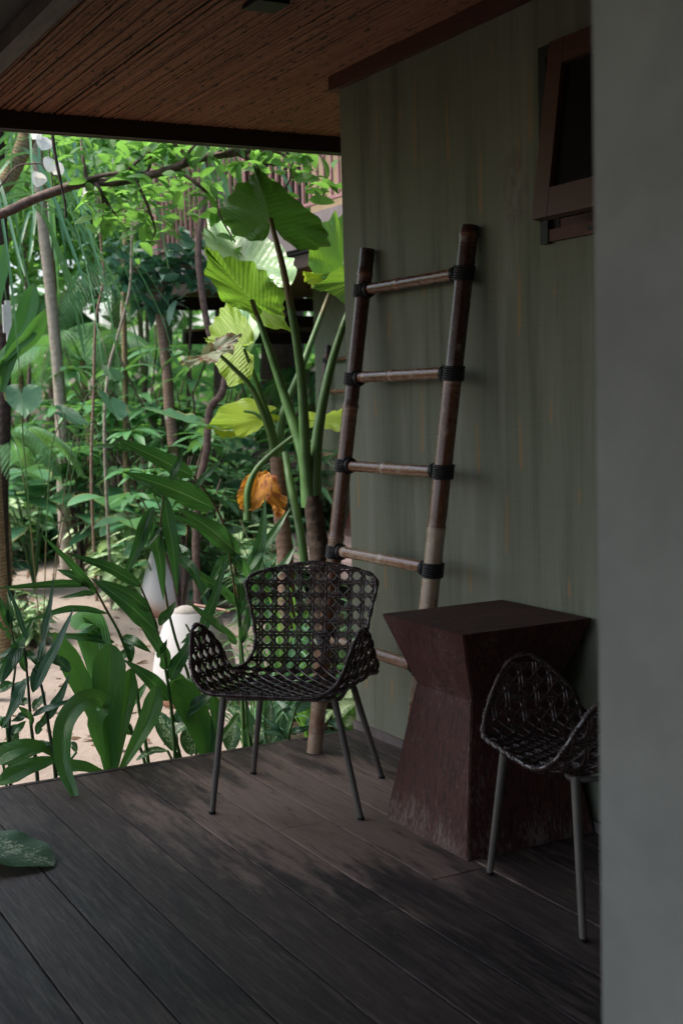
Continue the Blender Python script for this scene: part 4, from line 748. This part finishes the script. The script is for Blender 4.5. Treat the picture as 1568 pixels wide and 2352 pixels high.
subs = [[(270, 410), (310, 375), (345, 345), (372, 318), (385, 300)], [(420, 375), (440, 340), (470, 318)], [(500, 352), (520, 330), (545, 322)], [(220, 420), (232, 440), (238, 475), (235, 500)], [(237, 450), (255, 480), (272, 498)], [(400, 385), (450, 420), (490, 460), (510, 505), (540, 555)], [(305, 405), (330, 450), (355, 520), (352, 545)], [(600, 340), (650, 355), (668, 400), (650, 440)], [(655, 350), (700, 345), (735, 355), (750, 420), (742, 448)], [(540, 350), (590, 372), (640, 380)], [(345, 345), (340, 390), (300, 400)], [(200, 415), (190, 360), (185, 320)], [(440, 368), (400, 330), (380, 310)], [(480, 360), (600, 330), (700, 325)]]
tw = MB(); tips = []
for s_ in subs:
    P = catm([Dp(x, y, D0+random.uniform(-.05, .05)-.0*i)-b0 for i, (x, y) in enumerate(s_)], 6); tw.tube(P, np.linspace(.012, .004, len(P)), 6); tips += [P[i] for i in range(2, len(P), 2)]
tw.build('twigs', M['bark_branch'], t)
TE = tmpl('ellip', 6, 1, .42, .25, .3); TE2 = tmpl('ellip', 4, 1, .4, .2, .3); TL_ = tmpl('lance', 6, 1, .2, .3, .45); TS = tmpl('strap', 8, 1, .045, .3, .55)
m = MB(); O = []; 
for p in tips:
    for k in range(random.randint(1, 3)): O.append(p+RNG.normal(0, .05, 3))
for (x, y, n_, sx, sy) in ((300, 345, 34, 70, 25), (470, 335, 40, 90, 22), (640, 350, 22, 60, 16), (230, 430, 16, 60, 40), (350, 430, 40, 70, 30), (440, 420, 24, 60, 30), (560, 380, 18, 40, 14), (300, 500, 30, 60, 40), (180, 320, 14, 50, 18), (700, 390, 8, 30, 30)):
    for k in range(int(n_*.85)): O.append(Dp(x+random.gauss(0, sx/1.6), y+random.gauss(0, sy/1.6), D0+random.uniform(-.25, .9))-b0)
O = np.array(O); n_ = len(O); Dd = RNG.normal(0, 1, (n_, 3))*[1, 1, .45]; Nn = RNG.normal(0, .45, (n_, 3))+[0, 0, 1]; scatter(m, TE, O, Dd, Nn, RNG.uniform(.07, .145, n_)); m.build('crown', M['bright'], t)
# white bracts on their stem
b0 = gd(-60, 7.2); t = thing('bract_shrub', 'slender shrub with white leaf like bracts near the top left', 'shrub', tuple(b0)); m = MB(); m.tube(catm([b0-b0, Dp(-110, 900, 7.2)-b0, Dp(-60, 560, 7.3)-b0, Dp(20, 400, 7.1)-b0, Dp(80, 375, 7.1)-b0, Dp(125, 385, 7.1)-b0], 8), .005, 6); m.tube(catm([Dp(112, 330, 7.1)-b0, Dp(118, 400, 7.1)-b0, Dp(125, 450, 7.1)-b0], 5), .004, 6); m.build('stem', M['bark_branch'], t)
m = MB()
for a_, e_, wd in (((100, 420), (76, 410), 20), ((96, 398), (82, 430), 24), ((122, 365), (110, 395), 26), ((118, 385), (145, 400), 22), ((108, 315), (96, 345), 30), ((205, 440), (220, 425), 22), ((190, 438), (205, 452), 20), ((70, 305), (95, 320), 20)):
    A1 = Dp(*a_, 7.1)-b0; B1 = Dp(*e_, 7.05)-b0; m = MB(); leaf(m, [A1, (A1+B1)/2+[0, -.01, .01], B1], wd*1.5*7.1/F, tocam(A1+b0), 'ellip', 8, 2, .2, .05); m.build('bract', M['bract'], t)
# ------------------------------------------------------------------ prototypes for planting
def proto_clump(name, label, cat, mat, tm, nst, hh, spread, nleaf, lsz, stemmat='stalk', droop=.3, whorl=False, up=.5, group=None, stemr=.007):
    t = thing(name, label, cat, (0, 0, 0), 0, group); m = MB(); s_ = MB(); O = []; Dd = []; Nn = []; sc = []
    for k in range(nst):
        a = random.uniform(0, 6.28); r = spread*random.uniform(.1, .8); h = hh*random.uniform(.55, 1); top = np.array([math.cos(a)*r, math.sin(a)*r, h]); P = catm([(0, 0, 0), top*[.3, .3, .5], top], 5); P[:, :2] += RNG.normal(0, .006, (len(P), 2)); s_.tube(P, np.linspace(stemr*1.3, stemr*.6, len(P)), 5)
        nl = int(nleaf*random.uniform(.7, 1.2)); ga = random.uniform(0, 6)
        for j in range(nl):
            f = 1 if whorl else (.35+.65*(j+.5)/nl); f = f-random.uniform(0, .12); c = P[min(len(P)-1, int(f*(len(P)-1)))]; ga += 2.4; el = random.uniform(-.1, .6)*up*2*(f if not whorl else 1); dv = np.array([math.cos(ga), math.sin(ga), el]); O.append(c); Dd.append(dv); Nn.append(np.array([-dv[0]*el*.8, -dv[1]*el*.8, 1])+RNG.normal(0, .15, 3)); sc.append(lsz*random.uniform(.65, 1.1))
    scatter(m, tm, O, Dd, Nn, sc); m.build('foliage', M[mat], t); s_.build('stem', M[stemmat], t); reg(t); return t
def tmw(**k): return tmpl(**k)
PR = {}
g_ = 'planted shrubs and ground plants in the garden'
def place(kind, spots):
    first = PR[kind]
    for (x, D, s_, label) in spots:
        p = gd(x, D)
        if not first.get('_used'):
            first['_used'] = 1; first.location = p; first.rotation_euler = (0, 0, random.uniform(0, 6.28)); first.scale = (s_,)*3; first['label'] = label
        else: dup(first, p, random.uniform(0, 6.28), label, s_)
PR['dief'] = proto_clump('dumb_cane', 'x', 'plant', 'dief', tmpl('ellip', 7, 2, .38, .2, .45), 9, .75, .45, 9, .36, group='variegated dumb canes beside the path', up=.5)
PR['shrub'] = proto_clump('green_shrub', 'x', 'shrub', 'shrub', TE, 12, 1.0, .6, 14, .2, 'bark_branch', group='leafy green shrubs in the garden')
PR['dark'] = proto_clump('dark_shrub', 'x', 'shrub', 'shrub_dark', TE, 12, .6, .5, 14, .22, 'bark_branch', group='dark glossy shrubs in the garden')
PR['lance'] = proto_clump('lance_leaf_shrub', 'x', 'shrub', 'teal', TL_, 10, 1.2, .6, 16, .38, 'stalk', group='narrow leaved shrubs in the garden')
PR['whorl'] = proto_clump('umbrella_shrub', 'x', 'shrub', 'shrub', tmpl('ellip', 6, 1, .3, .2, .5), 14, 2.0, .7, 12, .26, 'bark_branch', whorl=True, group='umbrella leaved shrubs in the garden', stemr=.010)
PR['heart'] = proto_clump('philodendron', 'x', 'plant', 'teal', tmpl('ellip', 8, 2, .72, .15, .35), 9, 1.1, .5, 3, .42, 'stalk', whorl=True, group='large leaved philodendrons', up=.2)
PR['dief'].scale = (1, 1, 1)
place('dief', [(235, 14.5, 1.35, 'variegated dumb cane right of the path bend'), (300, 13.2, 1.25, 'variegated dumb cane left of the farther white pot'), (180, 17, 1.4, 'variegated dumb cane at the far end of the path'), (430, 14.5, 1.4, 'variegated dumb cane behind the broad dark ginger blades'), (520, 13.8, 1.5, 'variegated dumb cane below the yellow taro leaf'), (20, 15.8, 1.25, 'variegated dumb cane at the left edge beside the soil heap'), (75, 16.6, 1.2, 'variegated dumb cane behind the soil heap at left'), (340, 16.5, 1.5, 'variegated dumb cane in the middle distance under the pinkish trunk'), (270, 12.4, .75, 'small variegated dumb cane at the curve of the sand'), (560, 12.4, 1.0, 'variegated dumb cane beside the grey steps'), (310, 11.9, 1.05, 'variegated dumb cane hiding the left side of the farther pot'), (355, 12.6, 1.3, 'variegated dumb cane right behind the farther pot'), (-30, 15.2, 1.2, 'variegated dumb cane cut by the left frame edge'), (15, 10.4, .62, 'low variegated plant at the left edge of the sand'), (60, 10.2, .5, 'low yellow green plant nearest the ginger at left'), (-15, 9.8, .6, 'low variegated plant cut by the left edge'), (600, 11.2, .9, 'variegated dumb cane at the foot of the orange dead leaf')])
place('dark', [(150, 18.5, 1.5, 'dark shrub at the head of the path'), (110, 19.5, 1.6, 'dark shrub beyond the path beside the pale trunk'), (190, 20, 1.5, 'dark shrub filling the gap beyond the path'), (230, 18.8, 1.3, 'dark shrub right of the path head'), (60, 18, 1.4, 'dark shrub behind the left dumb canes'), (450, 16.5, 1.9, 'dark shrub behind the yellow taro leaf'), (560, 16.3, 1.8, 'dark shrub before the great trunk'), (390, 15.2, 1.2, 'dark shrub at the foot of the pinkish trunk'), (0, 17, 1.9, 'dark shrub beside the black trunk at left'), (-40, 13, 1.0, 'dark shrub cut by the left frame edge'), (255, 16.2, 1.2, 'dark shrub among the dumb canes right of the path'), (120, 16.6, 1.0, 'dark low shrub left of the path head'), (640, 15.2, 1.4, 'dark shrub at the foot of the great trunk'), (700, 16.8, 1.8, 'dark shrub under the far veranda ceiling')])
place('shrub', [(400, 12.3, 1.35, 'light green shrub behind the farther white pot'), (470, 15.6, 2.2, 'tall green shrub under the balcony end'), (330, 17.5, 2.1, 'green shrub left of the pinkish trunk'), (250, 19, 2.3, 'green shrub in the middle of the jungle edge'), (90, 20.5, 2.2, 'green shrub behind the pale trunk'), (20, 19.6, 2.2, 'green shrub behind the black trunk'), (620, 17.6, 2.5, 'green shrub left of the great trunk'), (720, 18.6, 2.6, 'green shrub seen through the far veranda'), (560, 14.5, 1.3, 'green shrub beside the far deck')])
place('lance', [(300, 15, 1.25, 'narrow leaved shrub in the middle of the garden'), (130, 17.2, 1.3, 'narrow leaved shrub beside the pale trunk'), (510, 15, 1.5, 'narrow leaved shrub below the balcony slab'), (620, 10.2, .9, 'narrow leaved plant behind the farther taro'), (210, 16.2, 1.2, 'narrow leaved shrub above the path bend'), (450, 11.5, .95, 'narrow leaved plant between pots and steps'), (700, 14.2, 1.5, 'narrow leaved shrub beside the far veranda post')])
place('whorl', [(400, 11.2, 1.0, 'umbrella leaved shrub with dark rosettes below the balcony slab'), (330, 13.5, 1.45, 'umbrella leaved shrub left of the balcony end'), (265, 14.6, 1.35, 'umbrella leaved shrub in front of the ringed trunk'), (440, 13.2, 1.4, 'umbrella leaved shrub against the red railing'), (200, 17, 1.5, 'umbrella leaved shrub behind the path bend'), (170, 13.6, 1.1, 'umbrella leaved shrub beside the pale trunk')])
place('heart', [(215, 13.4, 1.1, 'philodendron with big hanging leaves above the path'), (300, 12.2, 1.1, 'philodendron with pale heart leaves in the middle'), (420, 13.6, 1.3, 'philodendron behind the pinkish trunk'), (60, 13.2, 1.35, 'philodendron beside the black trunk'), (110, 16.4, 1.5, 'philodendron behind the left canes'), (350, 11.3, .95, 'philodendron beside the pinkish trunk foot')])
# hand placed leaves: big heart leaf and the paddle leaves at left
b0 = gd(70, 9.6); t = thing('philodendron', 'philodendron showing one large face on heart leaf at left', 'plant', tuple(b0), 0, 'large leaved philodendrons')
for J, T, L_, R_, mt in (((50, 908), (58, 965), (8, 905), (102, 905), 'teal'), ((255, 925), (270, 970), (225, 900), (295, 940), 'teal'), ((150, 950), (205, 975), (160, 935), (160, 970), 'teal'), ((250, 850), (262, 880), (236, 850), (284, 862), 'shrub')):
    m = MB(); heart(m, Dp(*J, 9.6)-b0, Dp(*T, 9.5)-b0, Dp(*L_, 9.6)-b0, Dp(*R_, 9.6)-b0, ripple=.04); o = m.build('leaf', M[mt], t); m = MB(); m.tube(catm([Dp(*J, 9.6)-b0, (Dp(*J, 9.6)-b0)*[.6, .6, .8]+[0, .1, 0], (0, 0, 0)], 6), .005, 6); m.build('petiole', M['stalk'], o)
b0 = gd(-60, 8.2); t = thing('banana_plant', 'paddle leaved banana plant rising at the left edge', 'plant', tuple(b0)); m = MB()
for pts, wd, z in ((((5, 900), (30, 800), (60, 720), (78, 650)), 44, .3), (((-20, 880), (30, 810), (70, 770), (105, 712)), 46, .8), (((-60, 900), (-10, 840), (40, 790), (85, 765)), 34, .6), (((-60, 950), (-40, 800), (-20, 650), (10, 560)), 60, .4), (((-70, 980), (-40, 920), (0, 850), (20, 830)), 50, .2)):
    P = [Dp(*p, 8.1)-b0 for p in pts]; leaf(m, P, wd*8.2/F, tocam(P[1]+b0)+RNG.normal(0, .4, 3), 'paddle', 22, 3, .3, .04, z=z)
m.build('foliage', M['broad'], t); m = MB(); m.tube(catm([(0, 0, 0), (0, 0, .8), Dp(-50, 950, 8.2)-b0], 6), .05, 10); m.build('stem', M['stalk'], t)
# ------------------------------------------------------------------ trunks and their crowns
def tree(name, label, pts, wpx0, wpx1, D, bark, crown=None, cmat='bright', n=500, rad=1.3, cz=None, lsz=.16, cat='tree', limbs=4, group='trees in the garden', tm=None, lift=True):
    P = [Dp(x, y, D) for x, y in pts]; b0 = P[-1].copy(); b0[2] = GZ; P = P[::-1]; t = thing(name, label, cat, tuple(b0), 0, group); top = P[-1]; up_ = (max(top[2]+.5, 1.42+D*.2+rad*.75) if lift else top[2]+(.05 if lift is None else .5))-top[2]; ext = catm([b0]+P+[top+_n(top-P[-2])*[1, 1, 0]*.3*up_+[0, 0, up_]], 7)-b0; m = MB(); m.tube(ext, np.linspace(wpx1, wpx0, len(ext))*D/F/2, 12, jit=.05)
    O = []; cc = ext[-1]
    for k in range(limbs):
        a = random.uniform(0, 6.28); e = cc+np.array([math.cos(a)*rad*.8, math.sin(a)*rad*.8, rad*random.uniform(.1, .7)]); L = catm([ext[-3], (ext[-3]+e)/2+[0, 0, .15], e], 6); m.tube(L, np.linspace(wpx0*D/F*.3, .008, len(L)), 6)
        for q in range(n//limbs): 
            c = L[random.randint(3, len(L)-1)]; O.append(c+RNG.normal(0, rad*.28, 3))
    m.build('trunk', M[bark], t); O = np.array(O); n_ = len(O)
    if n_:
        m = MB(); scatter(m, tm or TE2, O, RNG.normal(0, 1, (n_, 3))*[1, 1, .5], RNG.normal(0, .5, (n_, 3))+[0, 0, 1], RNG.uniform(.6, 1.2, n_)*lsz); m.build('crown', M[cmat], t)
    return t
tree('garden_tree', 'tree with smooth pale grey trunk left of centre', [(92, 440), (108, 600), (125, 760), (140, 950), (146, 1150)], 24, 30, 14.5, 'bark_grey', n=700, rad=1.8, lsz=.22)
tree('garden_tree', 'tree with pinkish mottled trunk in the middle of the garden', [(362, 690), (372, 760), (383, 850), (390, 950), (400, 1050), (405, 1200)], 22, 27, 12.8, 'bark_pink', n=240, rad=.5, lsz=.24, cmat='shrub_dark', lift=None, limbs=6)
tree('garden_tree', 'tree with thin ringed trunk right of the pale one', [(284, 420), (288, 560), (284, 700), (288, 900), (290, 1100)], 11, 14, 13.2, 'bark_ring', n=500, rad=1.3)
tree('garden_tree', 'thin dark sinuous tree crossing the red railing', [(470, 420), (456, 560), (462, 660), (480, 760), (508, 830), (518, 860), (509, 905), (482, 940), (474, 1035), (459, 1110), (450, 1250)], 14, 19, 9.8, 'bark_branch', n=500, rad=.9, lsz=.15)
tree('garden_tree', 'tree with near black trunk at the left edge', [(2, 520), (8, 800), (8, 1000), (2, 1200)], 30, 36, 10.5, 'bark_black', n=300, rad=1.5, lsz=.2)
tree('garden_tree', 'great tree with furrowed dark trunk seen beneath the far balcony', [(652, 700), (648, 800), (644, 1000), (640, 1150)], 92, 108, 20.5, 'bark_dark', n=900, rad=3.0, lsz=.26, cmat='far')
tree('garden_tree', 'sapling with pale forked stem in the left middle', [(300, 640), (290, 700), (268, 780), (250, 850), (240, 1000)], 5, 8, 11.8, 'bark_grey', n=90, rad=.5, lsz=.16, lift=False)
tree('garden_tree', 'sapling with curving pink brown stem beside the ringed trunk', [(232, 560), (238, 640), (220, 740), (215, 900), (210, 1100)], 5, 8, 12.4, 'bark_pink', n=120, rad=.5, lsz=.16, cmat='shrub', lift=False)
o = MB(); q0 = Dp(20, 690, 10.2); o.box(tuple(q0-[.03, .01, .32]), tuple(q0+[.012, .002, 0])); o.box(tuple(q0-[.055, .012, .25]), tuple(q0+[-.032, 0, -.03])); oo = o.build('label_tape', M['tagwhite'], None, False); tag(oo, 'white tape strips tied to the near black trunk', 'tape')
m = MB(); m.tube(catm([Dp(118, 285, 6.6), Dp(126, 350, 6.6), Dp(140, 420, 6.6), Dp(150, 470, 6.6), Dp(151, 500, 6.6)], 6), [.009]*12+[.006]*13, 6); oo = m.build('hanging_vine', M['bark_black']); tag(oo, 'dark vine hanging from the eave before the white bracts', 'vine')
# pandanus: ringed trunks with crowns of long strap leaves
def strapcrown(m, c, n, ln, wd, dn=0.5, up0=.2):
    for i in range(n):
        a = random.uniform(0, 6.28); l = ln*random.uniform(.6, 1.1); e = random.uniform(up0, 1.0); h = np.array([math.cos(a), math.sin(a), 0]); p1 = c+h*l*.25+[0, 0, l*.3*e]; p2 = c+h*l*.55+[0, 0, l*(.35*e-.1*dn)]; p3 = c+h*l*.8+[0, 0, l*(.2*e-.5*dn)]; p4 = c+h*l*.9+[0, 0, l*(-.1-.75*dn)*random.uniform(.6, 1)]
        leaf(m, [c, p1, p2, p3, p4], wd*random.uniform(.7, 1.2), np.array([0, 0, 1])+RNG.normal(0, .35, 3)+h*.3, 'strap', 16, 1, .45)
def pandanus(label, pts, D, w_, n, ln, wd=.05, dn=.6, mat='strap'):
    P = [Dp(x, y, D) for x, y in pts]; b0 = P[-1].copy(); b0[2] = GZ; Q = catm([b0]+P[::-1], 6)-b0; t = thing('pandanus', label, 'tree', tuple(b0), 0, 'pandanus trees with strap leaves'); m = MB(); m.tube(Q, w_*D/F/2, 12); m.build('trunk', M['bark_ring'], t); m = MB(); strapcrown(m, Q[-1], n, ln, wd, dn); m.build('crown', M[mat], t)
pandanus('pandanus with thick ringed trunk leaning in at the top left corner', [(75, 250), (60, 320), (20, 410), (-40, 560)], 9.5, 40, 55, 2.1, .04, .6)
pandanus('pandanus whose straps arch over the pale trunk', [(95, 330), (106, 560), (134, 900)], 15.2, 18, 38, 1.5, .035, .5)
pandanus('low pandanus with straps spilling at the left edge', [(-70, 500), (-80, 800)], 9.2, 26, 50, 1.7, .036, .8)
pandanus('distant pandanus behind the pale trunk', [(120, 520), (130, 900)], 18, 16, 60, 1.8, .06, .6)
# palms
def palm(label, x, y, D, n, ln, group='feather palms in the garden'):
    b0 = gd(x, D); c = Dp(x, y, D)-b0; t = thing('palm', label, 'palm', tuple(b0), 0, group); m = MB(); m.tube(catm([(0, 0, 0), c*[.5, .5, .5]+[.05, 0, 0], c], 5), .04, 10); m.build('trunk', M['bark_ring'], t); m = MB(); O = []; Dd = []; Nn = []; sc = []
    for i in range(n):
        a = 6.28*i/n+random.uniform(-.2, .2); h = np.array([math.cos(a), math.sin(a), 0]); l = ln*random.uniform(.8, 1.1); e = random.uniform(.3, 1); P = catm([c, c+h*l*.4+[0, 0, .35*l*e], c+h*l*.8+[0, 0, .2*l*e-.1*l], c+h*l+[0, 0, -.3*l]], 8); m.tube(P, np.linspace(.012, .004, len(P)), 5); T = np.gradient(P, axis=0); s_ = np.array([-h[1], h[0], 0])
        for j in range(3, len(P)):
            for f in (0, .5):
                pp = P[j]-T[j]*f
                for sg in (-1, 1): O.append(pp); Dd.append(s_*sg+_n(T[j])*.6+[0, 0, -.15]); Nn.append([0, 0, 1]); sc.append(l*.3*math.sin(3.14*(j/len(P))**.8*.9+.15))
    scatter(m, tmpl('strap', 4, 1, .09, .3, .3), O, Dd, Nn, sc); m.build('crown', M['shrub'], t)
palm('feather palm in the shade left of the middle', 190, 830, 16, 11, 1.3); palm('feather palm behind the umbrella shrubs', 320, 700, 18.5, 12, 1.8); palm('feather palm under the left strap leaves', -10, 1040, 11, 8, .8); palm('feather palm at the far left beyond the black trunk', 40, 760, 19, 12, 1.8); palm('feather palm seen beneath the far veranda ceiling', 715, 900, 18.5, 11, 1.2)
# background canopy trees behind everything, then the far wood
for i, (x, D, y, rad, lab, mt) in enumerate([(120, 21, 560, 2.6, 'tall leafy tree behind the pale trunk', 'bright'), (260, 22, 480, 2.8, 'tall leafy tree behind the ringed trunk', 'far'), (380, 21.5, 540, 2.6, 'tall leafy tree behind the balcony end', 'bright'), (10, 22, 600, 2.8, 'tall leafy tree beyond the left pandanus', 'far'), (500, 23, 420, 2.8, 'tall leafy tree beyond the balcony railing', 'bright'), (640, 24, 420, 2.8, 'tall leafy tree behind the cream wall', 'bright')]):
    tree('garden_tree', lab, [(x, y), (x+6, y+200), (x, 1000)], 16, 26, D, 'bark_branch', n=1500, rad=rad, lsz=.34, cmat=mt, limbs=7, lift=False, group='tall trees at the back of the garden')
m = MB(); n_ = 15000
u = RNG.random(n_); X_ = -12+u*34; lay = RNG.random(n_); Y_ = 23+lay*7; Z_ = GZ+RNG.random(n_)**.9*8.5; Y_ = Y_-1.8*np.sin(X_*.9)-np.sin(Z_*1.3+X_)*1.2
keep = ~((np.sin(X_*1.9+Z_*1.1)+np.sin(X_*.8-Z_*2.3+1) > .8) & (Z_ > 2.2)); O = np.stack([X_, Y_, Z_], -1)[keep]; n2 = len(O)
scatter(m, TE2, O, RNG.normal(0, 1, (n2, 3))*[1, 1, .6], RNG.normal(0, .5, (n2, 3))+[0, -.3, .8], RNG.uniform(.35, .8, n2)); o = m.build('distant_wood', M['far']); tag(o, 'dense green wood closing off the back of the garden', 'wood', kind='stuff')
for i, (x, D, y, lab) in enumerate([(60, 17.5, 640, 'airy small leaved tree left of the pale trunk'), (215, 18.5, 560, 'airy small leaved tree between pale and ringed trunks'), (330, 17, 560, 'airy small leaved tree left of the balcony post'), (430, 20, 470, 'airy small leaved tree beyond the left end of the railing')]):
    tree('garden_tree', lab, [(x, y), (x+8, y+180), (x+2, 1000)], 7, 12, D, 'bark_branch', n=1100, rad=1.35, lsz=.15, cmat='bright', limbs=8, lift=False, group='airy small leaved trees')
# understorey of small plants too many to count
m = MB(); n_ = 5200; X_ = RNG.uniform(-7, 13, n_); Y_ = RNG.uniform(15, 24, n_); cl = np.sin(X_*2.1+3)*np.sin(Y_*1.7); Z_ = GZ+RNG.random(n_)*(.5+.35*cl+.09*(Y_-15)); 
ok = ~((X_ > XF-.4) & (Y_ < YEND+.2)); P_ = np.stack([X_, Y_, Z_], -1)[ok]; D_ = P_@np.array([Bc[2], Ac[2], 0]); px = 784+F*(P_@np.array([Bc[0], Ac[0], 0]))/D_
k2 = ~((px > 120) & (px < 300) & (D_ < 18.8)); P_ = P_[k2]; n2 = len(P_); scatter(m, TE2, P_, RNG.normal(0, 1, (n2, 3))*[1, 1, .45]+[0, 0, .25], RNG.normal(0, .35, (n2, 3))+[0, -.2, 1], RNG.uniform(.16, .42, n2)); o = m.build('undergrowth', M['shrub_dark']); tag(o, 'low tangled undergrowth beneath the garden trees', 'undergrowth', kind='stuff')
m = MB(); n_ = 9000; px = RNG.uniform(-120, 800, n_); D_ = RNG.uniform(12.6, 19.5, n_); keep = ~((px > 95) & (px < 315) & (D_ < 18.6)) & ~((px > 560) & (D_ < 16)) & ~((px < 95) & (D_ < 15.2)); px = px[keep]; D_ = D_[keep]
hh = (.35+.075*(D_-12))*(1+.55*np.sin(px*.031+D_)*np.cos(D_*1.9)); P_ = np.array([gd(a, b) for a, b in zip(px, D_)]); P_[:, 2] += RNG.random(len(px))**.8*hh; n2 = len(px)
scatter(m, TE2, P_, RNG.normal(0, 1, (n2, 3))*[1, 1, .5]+[0, 0, .3], RNG.normal(0, .4, (n2, 3))+[0, -.25, 1], RNG.uniform(.09, .24, n2)); o = m.build('ground_cover', M['shrub']); tag(o, 'leafy ground cover filling the beds around the sand path', 'ground cover', kind='stuff')
m = MB(); n_ = 900; pr = [(60, 1275, 40, 22), (-60, 1320, 60, 20), (330, 1340, 60, 12), (20, 1250, 60, 18), (380, 1370, 50, 10)]; O = []
for x, y, sx, sy in pr:
    for k in range(n_//5): O.append(fl(x+random.gauss(0, sx), y+random.gauss(0, sy), GZ)+[0, 0, .02])
for k in range(260): O.append(fl(random.uniform(-60, 560), random.uniform(1230, 1730), GZ)+[0, 0, .015])
n2 = len(O); scatter(m, TE2, O, RNG.normal(0, 1, (n2, 3))*[1, 1, .15]+[0, 0, .05], RNG.normal(0, .3, (n2, 3))+[0, 0, 1], RNG.uniform(.04, .12, n2)); o = m.build('leaf_litter', M['dry']); tag(o, 'dry leaf litter along the edges of the sand', 'leaf litter', kind='stuff')
q = fl(62, 1262, GZ); m = MB(); m.tube([(0, 0, 0), (0, 0, .05), (.01, 0, .2), (0, .01, .22)], [.12, .15, .13, .05], 12, jit=.12); o = m.build('grow_bag', M['basepot']); o.location = q; tag(o, 'crumpled black grow bag on the soil at the left of the path', 'bag')
for o in bpy.data.objects:
    if '_used' in o: del o['_used']
